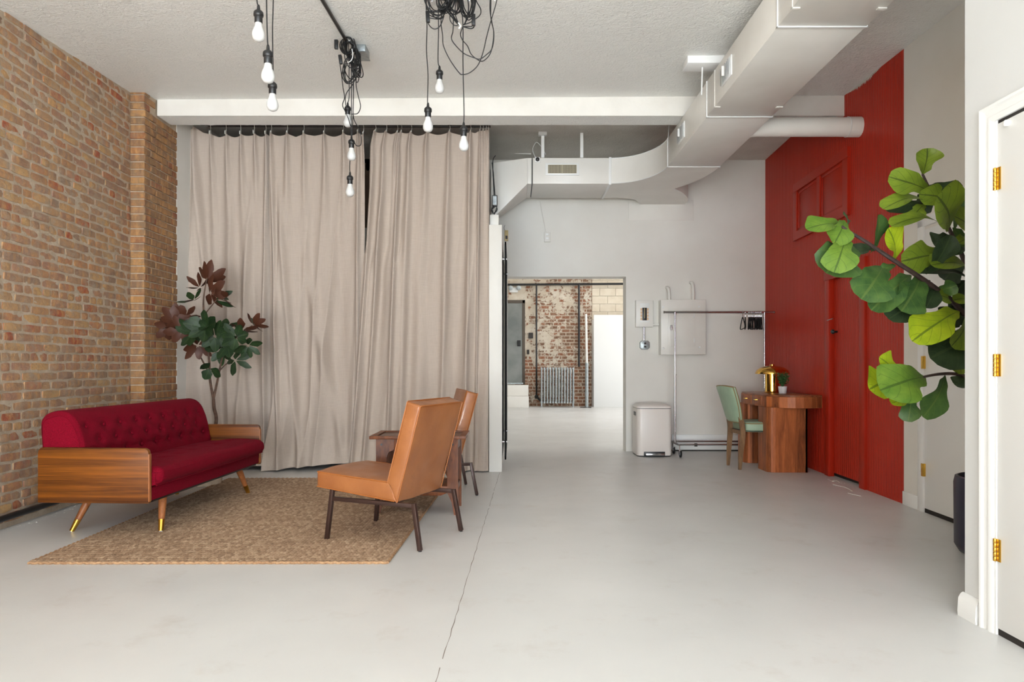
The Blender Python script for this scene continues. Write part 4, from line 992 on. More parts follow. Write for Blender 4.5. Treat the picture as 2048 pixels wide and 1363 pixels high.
# ================================================================ LOUNGE CHAIRS
lc = thing('lounge_chair', 'tan leather slipper chair with dark metal frame on the edge of the jute rug', 'armchair', (-.707, 4.165, 0), math.radians(157.3), 'tan leather lounge chairs')
def ll(name, mb, mat, par=lc, **k): return mk(name, mb, mat, par, world=False, **k)
HW = .260
def cushion(name, poly, hw, bulge, faces):
    # rounded slab with softly domed sides
    bm = bmesh.new(); lo = [bm.verts.new((a, -hw, b)) for a, b in poly]; hi = [bm.verts.new((a, hw, b)) for a, b in poly]
    bm.faces.new(lo[::-1]); bm.faces.new(hi); n = len(poly)
    for i in range(n): bm.faces.new((lo[i], lo[(i + 1) % n], hi[(i + 1) % n], hi[i]))
    bmesh.ops.recalc_face_normals(bm, faces=bm.faces)
    bmesh.ops.bevel(bm, geom=list(bm.edges), offset=.014, segments=3, profile=.5, affect='EDGES')
    bmesh.ops.subdivide_edges(bm, edges=[e for e in bm.edges if e.calc_length() > .15], cuts=12, use_grid_fill=True)
    cx_ = sum(p[0] for p in poly) / n; cz_ = sum(p[1] for p in poly) / n
    for vtx in bm.verts:
        c = vtx.co; ey = 1 - min(1, abs(c.y) / hw) ** 3
        ff = mn.noise(Vector((c.x * 6, c.y * 6, c.z * 6))) * .004
        d = Vector((c.x - cx_, 0, c.z - cz_)); 
        ax = (Vector((poly[0][0], 0, poly[0][1])) - Vector((poly[-1][0], 0, poly[-1][1])))
        c += Vector(faces) * (bulge * ey * (1 if d.dot(Vector(faces)) > 0 else 0)) + Vector((ff, 0, ff))
    me = bpy.data.meshes.new(name); bm.to_mesh(me); bm.free()
    for p in me.polygons: p.use_smooth = True
    me.set_sharp_from_angle(angle=math.radians(50)); return me
seat = ll('seat', cushion('seat', [(.387, .406), (.392, .315), (-.165, .262), (-.14, .372)], HW, .012, (0, 0, 1)), M['leather'])
back = ll('backrest', cushion('backrest', [(-.098, .372), (-.235, .838), (-.323, .812), (-.168, .258)], HW, .012, (1, 0, .25)), M['leather'])
mb = MB()
for s in (-1, 1):
    for P in ([(.387, .404), (-.115, .374)], [(.391, .318), (-.150, .268)], [(-.236, .836), (-.105, .376), (-.166, .262)], [(-.322, .812), (-.169, .264)]):
        mb.tube([(a, s * (HW - .003), b) for a, b in P], .0032, 5)
mb.tube([(-.236, -HW + .01, .838), (-.236, HW - .01, .838)], .0032, 5); mb.tube([(-.323, -HW + .01, .812), (-.323, HW - .01, .812)], .0032, 5); mb.tube([(.388, -HW + .01, .405), (.388, HW - .01, .405)], .0032, 5)
ll('seam', mb, M['leather_seam'])
for s in (-1, 1):
    for f, t_ in (((.318, s * .256, .006), (.285, s * .243, .312)), ((-.315, s * .252, .006), (-.268, s * .240, .262))):
        l = ll('leg', MB().bar(f, t_, .024), M['brown_metal'], bevel=.002); ll('glide', MB().lathe([(.010, 0), (.010, .007)], (f[0], f[1], 0), 10), M['black'], l)
    ll('side_rail', MB().bar((.292, s * .243, .250), (-.28, s * .241, .250), .022, .024), M['brown_metal'], bevel=.002)
for x_, z_ in ((.285, .302), (-.10, .250)): ll('cross_rail', MB().bar((x_, -.243, z_), (x_, .243, z_), .022, .024), M['brown_metal'], bevel=.002)
dup(lc, (-.648, 5.63, 0), math.radians(194), 'tan leather slipper chair behind the side table, nearly hidden by the nearer chair')

# ================================================================ SIDE TABLE
stb = thing('side_table', 'dark wood side table with slatted magazine rack between the two tan chairs', 'side table', (-.65, 4.90, 0))
def tt(name, mb, mat='table_wood', par=stb, **k): return mk(name, mb, M[mat], par, **k)
TX0, TX1, TY0, TY1, TZ = -.985, -.318, 4.70, 5.12, .552
mb = MB(); w_ = .045
mb.box((TX0, TY0, TZ - .022), (TX1, TY0 + w_, TZ)); mb.box((TX0, TY1 - w_, TZ - .022), (TX1, TY1, TZ)); mb.box((TX0, TY0 + w_, TZ - .022), (TX0 + w_, TY1 - w_, TZ)); mb.box((TX1 - w_, TY0 + w_, TZ - .022), (TX1, TY1 - w_, TZ))
tt('top_frame', mb, bevel=.003)
tt('table_top', MB().box((TX0 + w_, TY0 + w_, TZ - .024), (TX1 - w_, TY1 - w_, TZ - .010)), 'table_top')
# bridge-shaped ends: two legs with arched apron, front and rear
for y0, y1 in ((4.74, 4.765), (5.045, 5.07)):
    xa_, xb_ = -.945, -.375; zt_ = TZ - .022
    for s, x0 in ((1, xa_), (-1, xb_)):
        wl_ = .075
        poly = [(0, 0), (.028, 0), (.045, .09), (wl_, .155), (wl_, .40), (wl_ + .012, .435), (wl_ + .05, .455), (wl_ + .05, zt_), (0, zt_)]
        P8 = [(x0 + s * a, b) for a, b in poly]; lo_ = MB()
        lo_.prism([P8[0], P8[1], P8[2], (x0, .09)], y0, y1, lambda a, b, h: (a, h, b)); lo_.prism([(x0, .09), P8[2], P8[3], (x0, .155)], y0, y1, lambda a, b, h: (a, h, b))
        lo_.prism([(x0, .155), P8[3], P8[4], (x0, .40)], y0, y1, lambda a, b, h: (a, h, b)); lo_.prism([(x0, .40), P8[4], P8[5], P8[6], P8[7], (x0, zt_)], y0, y1, lambda a, b, h: (a, h, b))
        l = tt('leg', lo_, smooth=0)
        tt('wood_peg', MB().tube([(x0 + s * .038, y0 - .003, zt_ - .04), (x0 + s * .038, y0, zt_ - .04)], .008, 10), 'black', l)
    tt('apron', MB().box((xa_ + .12, y0 + .003, .455), (xb_ - .12, y1 - .003, zt_)), bevel=.002)
    pl = [(xa_ + .07, .155), (xa_ + .12, .135), (xb_ - .12, .135), (xb_ - .07, .155), (xb_ - .07, .20), (xa_ + .07, .20)]
    tt('stretcher', MB().prism(pl, y0 + .002, y1 - .002, lambda a, b, h: (a, h, b)), bevel=.002)
for x in (-.93, -.39): tt('end_rail', MB().box((x - .009, 4.765, .45), (x + .009, 5.045, .53)), bevel=.002); tt('end_rail', MB().box((x - .009, 4.765, .16), (x + .009, 5.045, .20)), bevel=.002)
tt('shelf', MB().box((-.92, 4.765, .185), (-.40, 5.045, .20)), bevel=.002)
for k in range(5):
    y = 4.785 + k * .055
    tt('slat', MB().bar((-.42, y + .012, .20), (-.56, y + .012, .50), .018, .012, up=(0, 1, 0)), bevel=.001)
tt('divider', MB().box((-.83, 4.78, .20), (-.80, 5.03, .52)), 'table_wood', bevel=.002)

# ================================================================ DESK
dk = thing('desk', 'rounded walnut writing desk on two plank pedestals against the red wall', 'desk', (2.68, 7.2, 0))
def dd(name, mb, mat='desk_wood', par=dk, **k): return mk(name, mb, M[mat], par, **k)
def arc(cx_, cy_, rx, ry, a0, a1, n=8): return [(cx_ + rx * math.cos(math.radians(a0 + (a1 - a0) * k / n)), cy_ + ry * math.sin(math.radians(a0 + (a1 - a0) * k / n))) for k in range(n + 1)]
top = [(2.965, 6.66)] + arc(2.80, 6.78, .30, .26, -50, -180, 14) + arc(2.76, 7.40, .26, .22, 180, 80, 12) + [(2.995, 7.62)]
dd('desk_top', MB().prism(top, .735, .752, lambda a, b, h: (a, b, h)), 'desk_top', bevel=.005, seg=2)
# apron as vertical grain blocks following the outline
def inset(poly, d):
    n = len(poly); out = []
    for i in range(n):
        a, b, c = Vector(poly[i - 1]), Vector(poly[i]), Vector(poly[(i + 1) % n])
        t_ = ((b - a).normalized() + (c - b).normalized()).normalized(); out.append((b.x - t_.y * d * -1 * (-1), b.y + t_.x * d * -1 * (-1)))
    return out
def ccw(poly): return sum(poly[i][0] * poly[(i + 1) % len(poly)][1] - poly[(i + 1) % len(poly)][0] * poly[i][1] for i in range(len(poly))) > 0
def resample(poly, step):
    P = [Vector(p) for p in poly]; out = [P[0]]; acc = 0
    for a, b in zip(P, P[1:]):
        L = (b - a).length; d = step - acc
        while d <= L: out.append(a.lerp(b, d / L)); d += step
        acc = L - (d - step)
    if (out[-1] - P[-1]).length > step * .3: out.append(P[-1])
    else: out[-1] = P[-1]
    return out
def block_run(pts, z0, z1, th, name, par=dk, mat='desk_wood', centre=(2.8, 7.2)):
    c = Vector(centre)
    for a, b in zip(pts, pts[1:]):
        t_ = (b - a).normalized(); nrm = Vector((-t_.y, t_.x)); 
        if nrm.dot(c - a) < 0: nrm = -nrm
        q = [a, b, b + nrm * th, a + nrm * th]
        dd(name, MB().hexa([(p.x, p.y, z0) for p in q] + [(p.x, p.y, z1) for p in q]), mat, par, bevel=.0012, seg=1)
block_run(resample(top, .075), .628, .735, .02, 'apron_block')
dd('underside', MB().prism([(x * .985 + .045, y * .985 + .108) for x, y in top], .632, .640, lambda a, b, h: (a, b, h)), 'desk_top')
X = 2.50
for y0, y1 in ((6.83, 7.10), (7.11, 7.42)):
    d_ = dd('drawer', MB().box((X - .006, y0 + .004, .640), (X + .30, y1 - .004, .728)), bevel=.003)
    dd('drawer_pull', MB().tube([(X - .006, (y0 + y1) / 2 - .03, .69), (X - .022, (y0 + y1) / 2 - .026, .69), (X - .022, (y0 + y1) / 2 + .026, .69), (X - .006, (y0 + y1) / 2 + .03, .69)], .005, 8), 'brass', d_)
dd('drawer_rail', MB().box((X + .004, 6.78, .628), (X + .03, 7.46, .737)), 'desk_wood', bevel=.002)
for (y0, y1) in ((6.615, 6.95), (7.26, 7.56)):
    out = [(2.60, y0)] ; xs_, xe_ = 2.485, 2.865
    path = [(xe_, y1)] + [(xe_, y0)] + [(xs_ + .07, y0)] + arc(xs_ + .07, y0 + .07, .07, .07, -90, -180, 5) + [(xs_, y1 - .07)] + arc(xs_ + .07, y1 - .07, .07, .07, 180, 90, 5) + [(xe_, y1)]
    pts = [Vector(p) for p in path]
    seg = []
    for a, b in zip(pts, pts[1:]):
        if (b - a).length < 1e-4: continue
        n_ = max(1, round((b - a).length / .09)); seg += [(a.lerp(b, i / n_), a.lerp(b, (i + 1) / n_)) for i in range(n_)]
    c = Vector(((xs_ + xe_) / 2, (y0 + y1) / 2))
    for a, b in seg:
        t_ = (b - a).normalized(); nrm = Vector((-t_.y, t_.x)); nrm = nrm if nrm.dot(c - a) > 0 else -nrm
        q = [a, b, b + nrm * .02, a + nrm * .02]
        dd('plank', MB().hexa([(p.x, p.y, 0) for p in q] + [(p.x, p.y, .630) for p in q]), bevel=.001, seg=1)

# ================================================================ GREEN CHAIR
gc = thing('dining_chair', 'mint green padded dining chair with weathered wood legs, pushed under the desk', 'chair', (2.285, 6.955, 0), math.radians(4))
def gg(name, mb, mat, par=gc, **k): return mk(name, mb, M[mat], par, world=False, **k)
def padb(z0, z1, fx, w0, w1, th):
    def fn(u, v):
        s = v; z = z0 + (z1 - z0) * s; hw = w0 + (w1 - w0) * s; lean = fx(s)
        return u, z, hw, lean
    return fn
zlo, zhi = .468, .822
mb = MB(); NU, NV = 14, 16
def pad_pt(u, v, side):
    s = v; hw = .155 + .065 * s ** .8 + .012 * math.sin(math.pi * s)
    y = (2 * u - 1) * hw; lean = -.015 - .095 * s ** 1.3; curve = -.030 * (1 - (2 * u - 1) ** 2)
    z = zlo + (zhi - zlo) * s + .012 * (1 - (2 * u - 1) ** 2) * s
    e = min(1, 6 * min(u, 1 - u, v, 1 - v)) ** .5
    return Vector((lean + curve + side * (.012 + .020 * e), y, z))
mb.grid(lambda u, v: pad_pt(u, v, 1), NU, NV); mb.grid(lambda u, v: pad_pt(u, v, -1), NU, NV)
rim = [(u / NU, 0) for u in range(NU)] + [(1, v / NV) for v in range(NV)] + [(1 - u / NU, 1) for u in range(NU)] + [(0, 1 - v / NV) for v in range(NV)]
A_ = [pad_pt(u, v, 1) for u, v in rim]; B_ = [pad_pt(u, v, -1) for u, v in rim]; n_ = len(rim)
mb.add(A_ + B_, [(i, (i + 1) % n_, n_ + (i + 1) % n_, n_ + i) for i in range(n_)])
gb = gg('backrest', mb, 'mint', smooth=60, weld=True)
gg('piping', MB().tube(A_, .0045, 6, closed=True).tube(B_, .0045, 6, closed=True), 'piping', gb)
mb = MB()
sp_poly = [(.03, -.175), (.03, .175), (.20, .215), (.44, .225), (.475, .19), (.475, -.19), (.44, -.225), (.20, -.215)]
mb.prism(sp_poly, .375, .475, lambda a, b, h: (a, b, h)); gs = gg('seat', mb, 'mint', bevel=.022, seg=3)
P = [(a, b, .462) for a, b in sp_poly]; gg('piping', MB().tube(catmull(P, 3, True), .0045, 6, closed=True), 'piping', gs)
P = [(a, b, .388) for a, b in sp_poly]; gg('welt', MB().tube(catmull(P, 3, True), .004, 6, closed=True), 'black', gs)
for s in (-1, 1):
    pts = catmull([(-.025, s * .150, 0), (-.015, s * .155, .16), (0, s * .160, .34), (-.004, s * .158, .44), (-.03, s * .150, .56)], 4)
    mb = MB()
    for a, b in zip(pts, pts[1:]):
        k = a.z / .56; wdt = .024 + .02 * math.sin(min(1, k * 1.3) * math.pi * .5); mb.bar(a, b + (b - a) * .06, .024, wdt, up=(1, 0, 0))
    # single swept leg
    mb = MB(); vs = []
    for p in pts:
        wdt = .014 + .012 * math.sin(min(1, p.z / .36) * math.pi / 2)
        vs += [p + Vector((-wdt, -.012, 0)), p + Vector((wdt, -.012, 0)), p + Vector((wdt, .012, 0)), p + Vector((-wdt, .012, 0))]
    nn_ = len(pts); fs = [(4 * i + k, 4 * i + (k + 1) % 4, 4 * i + 4 + (k + 1) % 4, 4 * i + 4 + k) for i in range(nn_ - 1) for k in range(4)] + [(3, 2, 1, 0), tuple(4 * (nn_ - 1) + k for k in range(4))]
    gg('leg', mb.add(vs, fs), 'chair_wood', bevel=.002, seg=1)
    gg('leg', MB().bar((.41, s * .195, 0), (.405, s * .19, .38), .026, .026, wx2=.036, wy2=.036), 'chair_wood', bevel=.002)
gg('seat_rail', MB().box((.0, -.15, .345), (.02, .15, .385)), 'chair_wood')

# ================================================================ LAMP and POT on the desk
lp = thing('table_lamp', 'polished gold mushroom table lamp on the desk', 'lamp', (2.745, 7.20, .752))
mk('lamp_base', MB().lathe([(.0, 0), (.078, 0), (.080, .008), (.072, .014), (.072, .205), (.06, .212)], (2.745, 7.20, .7525), 40), M['gold'], lp, smooth=50)
mk('lamp_shade', MB().lathe([(.166, .196), (.172, .198), (.172, .206), (.158, .236), (.122, .262), (.07, .278), (.018, .284), (0, .284)][::1], (2.745, 7.20, .7525), 48), M['gold'], lp, smooth=50)
mk('finial', MB().lathe([(.024, .284), (.024, .296), (.018, .299), (0, .299)], (2.745, 7.20, .7525), 20), M['gold'], lp)
pp = thing('potted_herb', 'small bushy green plant in a white pot beside the gold lamp', 'plant', (2.768, 6.98, .752))
px_, py_ = 2.768, 6.98
mk('pot', MB().lathe([(0, 0), (.036, 0), (.044, .072), (.040, .072), (.038, .06), (0, .06)], (px_, py_, .7525), 24), M['pot'], pp, smooth=50)
mb = MB(); sm = MB()
for k in range(34):
    th_ = RN.uniform(0, 6.283); el = RN.uniform(.25, 1.5); r_ = RN.uniform(.05, .095)
    e = Vector((math.cos(th_) * math.cos(el) * r_ * .95, math.sin(th_) * math.cos(el) * r_ * .95, .05 + math.sin(el) * r_ * 1.35)); b = Vector((px_, py_, .80))
    sm.tube([b, b + e * .5 + Vector((0, 0, .01)), b + e], .0012, 4)
    for j in range(9):
        c = b + e * RN.uniform(.45, 1.08) + Vector((RN.uniform(-.012, .012), RN.uniform(-.012, .012), RN.uniform(-.01, .012)))
        d = Vector((RN.gauss(0, 1), RN.gauss(0, 1), RN.gauss(.3, .7))).normalized(); q = d.orthogonal().normalized() * .008; L = RN.uniform(.014, .022)
        mb.add([c, c + d * L * .5 + q, c + d * L, c + d * L * .5 - q], [(0, 1, 2, 3)])
mk('stem', sm, M['herb'], pp); o = mk('foliage', mb, M['herb'], pp, recalc=False); o['kind'] = 'stuff'

# ================================================================ GARMENT RACK
gr = thing('garment_rack', 'chrome garment rack on casters in front of the back wall', 'clothes rack', (2.34, 7.86, 0))
def rr(name, mb, mat='chrome', par=gr, **k): return mk(name, mb, M[mat], par, **k)
ZT = 1.650
tb = rr('top_bar', MB().tube([(1.750, 7.86, ZT), (3.020, 7.86, ZT)], .0125, 14))
for x in (1.750, 3.020): rr('end_cap', MB().tube([(x - .006, 7.86, ZT), (x + .006, 7.86, ZT)], .0155, 14), 'chrome', tb)
for x in (1.877, 2.908):
    up_ = rr('upright', MB().tube([(x, 7.86, .145), (x, 7.86, .92)], .0125, 14)); rr('upright', MB().tube([(x, 7.86, .92), (x, 7.86, ZT - .012)], .0105, 14))
    rr('collar', MB().tube([(x, 7.86, ZT - .03), (x, 7.86, ZT)], .0145, 12), 'chrome'); rr('push_button', MB().tube([(x + .012, 7.86, .93), (x + .018, 7.86, .93)], .004, 8), 'black', up_)
    rr('base_tube', MB().tube([(x, 7.69, .145), (x, 8.03, .145)], .013, 12))
    for y in (7.70, 8.02):
        cs = rr('caster', MB().box((x - .004 + .016, y - .02, .07), (x + .026, y + .02, .09)).box((x + .010, y - .014, .028), (x + .013, y + .014, .085)).box((x + .034, y - .014, .028), (x + .037, y + .014, .085)).tube([(x + .012, y, .085), (x + .012, y, .14)], .007, 8), 'chrome')
        rr('wheel', MB().lathe([(0, -.011), (.036, -.011), (.042, -.006), (.042, .006), (.036, .011), (0, .011)], (0, 0, 0), 20, Matrix.Rotation(math.pi / 2, 4, 'Y')), 'black', cs).location = (x + .0235, y, .0425)
for y in (7.70, 8.02): rr('base_rail', MB().tube([(1.877, y, .145), (2.908, y, .145)], .011, 12))
rr('joint_clamp', MB().box((2.06, 7.69, .125), (2.09, 7.715, .16)), 'dark_steel')
def hanger(x, tilt, first=None, label=''):
    h = thing('clothes_hanger', label, 'hanger', (x, 7.86, ZT + .0125), tilt, 'black velvet hangers bunched on the rack')
    hk = catmull([(0, .014, -.020), (0, .016, -.004), (0, .004, .003), (0, -.012, -.002), (0, -.016, -.018), (0, -.006, -.034), (0, 0, -.048), (0, 0, -.075)], 4)
    mk('hook', MB().tube(hk, .0022, 6), M['chrome'], h, world=False)
    sh = catmull([(0, 0, -.070), (0, -.05, -.088), (0, -.13, -.130), (0, -.20, -.175), (0, -.205, -.19), (0, -.19, -.200), (0, 0, -.205), (0, .19, -.200), (0, .205, -.19), (0, .20, -.175), (0, .13, -.130), (0, .05, -.088)], 4, True)
    mk('hanger_body', MB().tube(sh, .0055, 6, closed=True), M['flock'], h, world=False)
    return h
h0 = hanger(2.656, -.20, label='first black velvet hanger from the open end of the bunch, turned outward')
hx_ = [2.686] + [2.727 + .0146 * k for k in range(11)]
ORD = ['second', 'third', 'fourth', 'fifth', 'sixth', 'seventh', 'eighth', 'ninth', 'tenth', 'eleventh', 'twelfth', 'thirteenth']
for k, x in enumerate(hx_):
    lab = ORD[k] + ' black velvet hanger from the open end of the bunch on the rack'
    dup(h0, (x, 7.86, ZT + .0125), -.35 + RN.uniform(-.07, .07) if k else -.31, lab)

# ================================================================ PEDAL BIN
tb_ = thing('pedal_bin', 'tall off-white step bin with a black pedal beside the doorway', 'trash can', (1.63, 7.92, 0))
def rrect(x0, x1, y0, y1, r, n=5):
    return arc(x1 - r, y0 + r, r, r, -90, 0, n) + arc(x1 - r, y1 - r, r, r, 0, 90, n) + arc(x0 + r, y1 - r, r, r, 90, 180, n) + arc(x0 + r, y0 + r, r, r, 180, 270, n)
bx0, bx1, by0, by1 = 1.425, 1.822, 7.76, 8.12
def loft(mb, levels):
    n = len(levels[0][0]); vs = [(x, y, z) for poly, z in levels for x, y in poly]
    fs = [(i * n + k, i * n + (k + 1) % n, (i + 1) * n + (k + 1) % n, (i + 1) * n + k) for i in range(len(levels) - 1) for k in range(n)]
    fs += [tuple(range(n))[::-1], tuple((len(levels) - 1) * n + k for k in range(n))]; return mb.add(vs, fs)
def R_(d, r=.05): return rrect(bx0 + d, bx1 - d, by0 + d, by1 - d, r)
mk('bin_body', loft(MB(), [(R_(.004), .012), (R_(0), .03), (R_(0), .535), (R_(.003), .545)]), M['can'], tb_, smooth=35)
mk('bin_foot', loft(MB(), [(R_(.008), 0), (R_(.006), .012)]), M['black'], tb_)
mk('lid_gap', loft(MB(), [(R_(.006), .545), (R_(.006), .551)]), M['black'], tb_)
mk('lid', loft(MB(), [(R_(0), .551), (R_(-.001), .560), (R_(.004), .572), (R_(.03, .04), .588), (R_(.08, .04), .598)]), M['can'], tb_, smooth=50)
mk('pedal_recess', MB().box((1.50, 7.752, .012), (1.74, 7.765, .058)), M['black'], tb_, bevel=.004)
mk('pedal', MB().box((1.515, 7.715, .022), (1.725, 7.76, .032)).box((1.515, 7.712, .018), (1.725, 7.718, .042)), M['chrome'], tb_, bevel=.003)
mk('side_handle', MB().box((bx0 - .004, 7.86, .46), (bx0 + .004, 7.98, .505)), M['black'], tb_, bevel=.003)

# ================================================================ LEAVES
FID = [(0, .05), (.10, .20), (.22, .46), (.36, .54), (.50, .66), (.62, .92), (.76, 1.06), (.90, .94), (1.0, .42)]
OVA = [(0, .04), (.14, .46), (.32, .86), (.50, 1.0), (.70, .88), (.86, .58), (.95, .30), (1.0, .04)]
def leaf_mb(base, tip, width, face, roll=0., bow=.10, fold=.18, prof=FID, wav=.12, seed=0):
    r = random.Random(seed); base = Vector(base); tip = Vector(tip); ax = tip - base; L = ax.length; ax.normalize()
    nrm = Vector(face); nrm = (nrm - ax * nrm.dot(ax))
    if nrm.length < 1e-4: nrm = ax.orthogonal()
    nrm.normalize(); lat = ax.cross(nrm); R3 = Matrix.Rotation(roll, 3, ax); nrm = R3 @ nrm; lat = R3 @ lat
    ph = r.uniform(0, 6); vs = []; uv = []; NC = 4
    if prof is FID:
        q_ = catmull([(a, b, 0) for a, b in FID], 2); prof = [(p.x, p.y) for p in q_]
    for s, wf_ in prof:
        c = base + ax * L * s + nrm * (bow * L * math.sin(math.pi * s) * 1.0)
        hw = width / 2 * wf_
        for j in range(NC + 1):
            q = j / NC * 2 - 1
            zoff = abs(q) * hw * fold + wav * width * abs(q) ** 2 * math.sin(s * 9 + ph + (1.5 if q > 0 else 0)) * .5 * wf_
            vs.append(c + lat * (q * hw * (1 + .13 * math.sin(s * 11 + ph + q * 2))) + nrm * zoff); uv.append((j / NC, s))
    n = NC + 1; fs = [(i * n + j, i * n + j + 1, (i + 1) * n + j + 1, (i + 1) * n + j) for i in range(len(prof) - 1) for j in range(NC)]
    mb = MB(); mb.add(vs, fs, uv); return mb

# ---- fiddle leaf fig
fg = thing('fiddle_leaf_fig', 'tall fiddle leaf fig with broad leaves reaching out from behind the near wall', 'tree', (2.66, 3.72, 0))
pc = (2.66, 3.72)
pt = tag(mk('plant_pot', MB().lathe([(0, .0), (.17, 0), (.19, .012), (.212, .05), (.215, .39), (.208, .425), (.195, .43), (.19, .40), (0, .385)], (pc[0], pc[1], 0), 48), M['navy'], smooth=40), 'dark navy planter holding the fiddle leaf fig behind the near wall', 'planter')
mk('soil', MB().lathe([(0, .392), (.188, .388)], (pc[0], pc[1], 0), 24), M['soil'], fg)
def br(P, r0, r1, name='branch'):
    return mk(name, MB().tube(catmull(P, 6), r0, 8, r2=r1), M['figbark'], fg)
YL = 3.5
br([(2.66, 3.72, .39), (2.64, 3.70, .7), (2.60, 3.66, 1.0), (2.50, 3.60, 1.25)], .022, .016, 'trunk')
br([(2.62, 3.68, .80)] + [at(x, y, q) for x, y, q in ((1965, 690, 3.6), (1919, 617, 3.52), (1872, 577, 3.48), (1832, 549, 3.45), (1790, 522, 3.42), (1760, 502, 3.42), (1730, 482, 3.40), (1694, 460, 3.40), (1684, 452, 3.40))], .017, .006)
br([(2.50, 3.60, 1.25)] + [at(x, y, q) for x, y, q in ((1945, 570, 3.62), (1926, 515, 3.58), (1909, 480, 3.56), (1897, 455, 3.54), (1878, 415, 3.52), (1860, 380, 3.50), (1845, 348, 3.48))], .014, .006)
br([(2.64, 3.70, .62)] + [at(x, y, q) for x, y, q in ((1990, 775, 3.6), (1930, 752, 3.5), (1905, 747, 3.46), (1876, 748, 3.44), (1848, 753, 3.42))], .013, .006)
FL = [ # base px, tip px, width px, material, roll, depth base, depth tip
 ((1845, 349), (1855, 296), 36, 'leaf_olive', .1, 0, -.02), ((1862, 384), (1777, 353), 34, 'leaf_olive', -.5, 0, -.08), ((1859, 370), (1926, 378), 24, 'leaf_dark', .9, 0, -.1),
 ((1897, 457), (1874, 392), 74, 'leaf_olive', .1, -.12, -.22), ((1852, 400), (1766, 418), 30, 'leaf_olive', .5, 0, -.1), ((1852, 398), (1770, 412), 22, 'leaf_dark', -.9, .04, 0),
 ((1912, 398), (1838, 388), 30, 'leaf_olive', -.5, 0, -.02), ((1880, 446), (1782, 452), 28, 'leaf_olive', .55, 0, -.12), ((1948, 474), (1908, 432), 38, 'leaf_olive', .1, -.02, -.1),
 ((1850, 408), (1822, 438), 26, 'leaf_olive', .3, 0, .02), ((1690, 455), (1612, 458), 32, 'leaf_bright', .3, 0, -.1), ((1688, 440), (1668, 488), 34, 'leaf_bright', -.2, -.03, -.1),
 ((1694, 452), (1686, 428), 18, 'leaf_green', .9, .02, 0), ((1692, 474), (1668, 545), 44, 'leaf_bright', .05, -.08, -.16), ((1706, 492), (1652, 546), 64, 'leaf_green', .0, 0, -.08),
 ((1740, 506), (1757, 429), 28, 'leaf_green', .8, 0, -.04), ((1752, 500), (1706, 504), 26, 'leaf_dark', .5, .02, .04), ((1788, 523), (1776, 456), 38, 'leaf_yellow', .35, -.04, -.10),
 ((1766, 532), (1722, 598), 56, 'leaf_green', -.1, 0, -.12), ((1822, 550), (1742, 620), 46, 'leaf_green', .1, 0, -.1), ((1840, 552), (1802, 622), 50, 'leaf_green', -.2, 0, -.08),
 ((1848, 600), (1777, 638), 40, 'leaf_dark', .2, .04, 0), ((1792, 530), (1762, 542), 16, 'leaf_green', .3, 0, .02), ((1888, 505), (1802, 522), 44, 'leaf_olive', -.3, .08, .04),
 ((1852, 548), (1902, 470), 32, 'leaf_dark', .3, 0, -.12), ((1942, 540), (1862, 530), 36, 'leaf_olive', .5, .02, -.06), ((1945, 562), (1834, 546), 26, 'leaf_dark', .7, .04, .02),
 ((1872, 577), (1852, 616), 28, 'leaf_dark', .2, 0, -.06), ((1876, 580), (1914, 570), 24, 'leaf_green', .7, 0, -.05), ((1904, 605), (1876, 590), 24, 'leaf_olive', .2, .02, 0),
 ((1918, 622), (1824, 682), 50, 'leaf_yellow', .15, 0, -.14), ((1928, 630), (1884, 648), 30, 'leaf_dark', .2, .04, .02), ((1932, 628), (1902, 692), 32, 'leaf_olive', -.6, 0, -.08),
 ((1915, 662), (1846, 688), 34, 'leaf_dark', .4, .04, 0), ((1942, 676), (1860, 716), 66, 'leaf_dark', .0, .02, -.05), ((1920, 708), (1922, 748), 18, 'leaf_olive', .3, 0, 0),
 ((1850, 754), (1760, 780), 62, 'leaf_bright', .1, -.03, -.15), ((1792, 752), (1738, 778), 50, 'leaf_yellow', .0, .03, 0), ((1788, 746), (1758, 714), 30, 'leaf_yellow', .2, 0, -.02),
 ((1826, 784), (1816, 843), 26, 'leaf_green', .3, .02, 0), ((1890, 750), (1846, 834), 34, 'leaf_green', -.3, 0, -.06), ((1935, 752), (1910, 770), 22, 'leaf_dark', .2, 0, .03),
 ((1938, 500), (1896, 508), 16, 'leaf_dark', .3, 0, 0), ((1938, 478), (1916, 486), 20, 'leaf_olive', .2, 0, 0), ((1938, 600), (1906, 600), 22, 'leaf_olive', .4, 0, .02), ((1822, 800), (1782, 806), 20, 'leaf_yellow', .4, .02, 0),
]
for i, (b, t_, wpx, m_, ro, da, db) in enumerate(FL):
    yb = 3.50 + da; yt = 3.46 + db
    B = at(b[0], b[1], yb); T = at(t_[0], t_[1], yt); wd = wpx / F * yt * 1.38
    mk('leaf', leaf_mb(B, T, wd, (-.2, -1, .25), ro, bow=.10, fold=.32, wav=.18, seed=i), M[m_], fg, recalc=False, smooth=180)
for i, (b, t_, wpx) in enumerate([((1905, 455), (1925, 500), 34), ((1900, 470), (1868, 490), 30), ((1925, 520), (1888, 560), 34), ((1925, 600), (1890, 640), 36), ((1935, 640), (1900, 600), 30), ((1880, 420), (1915, 440), 30),
                                  ((1935, 560), (1905, 590), 30), ((1860, 560), (1835, 590), 28), ((1925, 690), (1885, 705), 34), ((1870, 395), (1835, 415), 28), ((1930, 400), (1905, 420), 26)]):
    B = at(b[0], b[1], 3.62); T = at(t_[0], t_[1], 3.64)
    mk('leaf', leaf_mb(B, T, wpx / F * 3.6 * 1.5, (-.1, -1, .3), RN.uniform(-.4, .4), bow=.10, fold=.3, wav=.16, seed=60 + i), M[RN.choice(['leaf_dark', 'leaf_green', 'leaf_dark'])], fg, recalc=False, smooth=180)
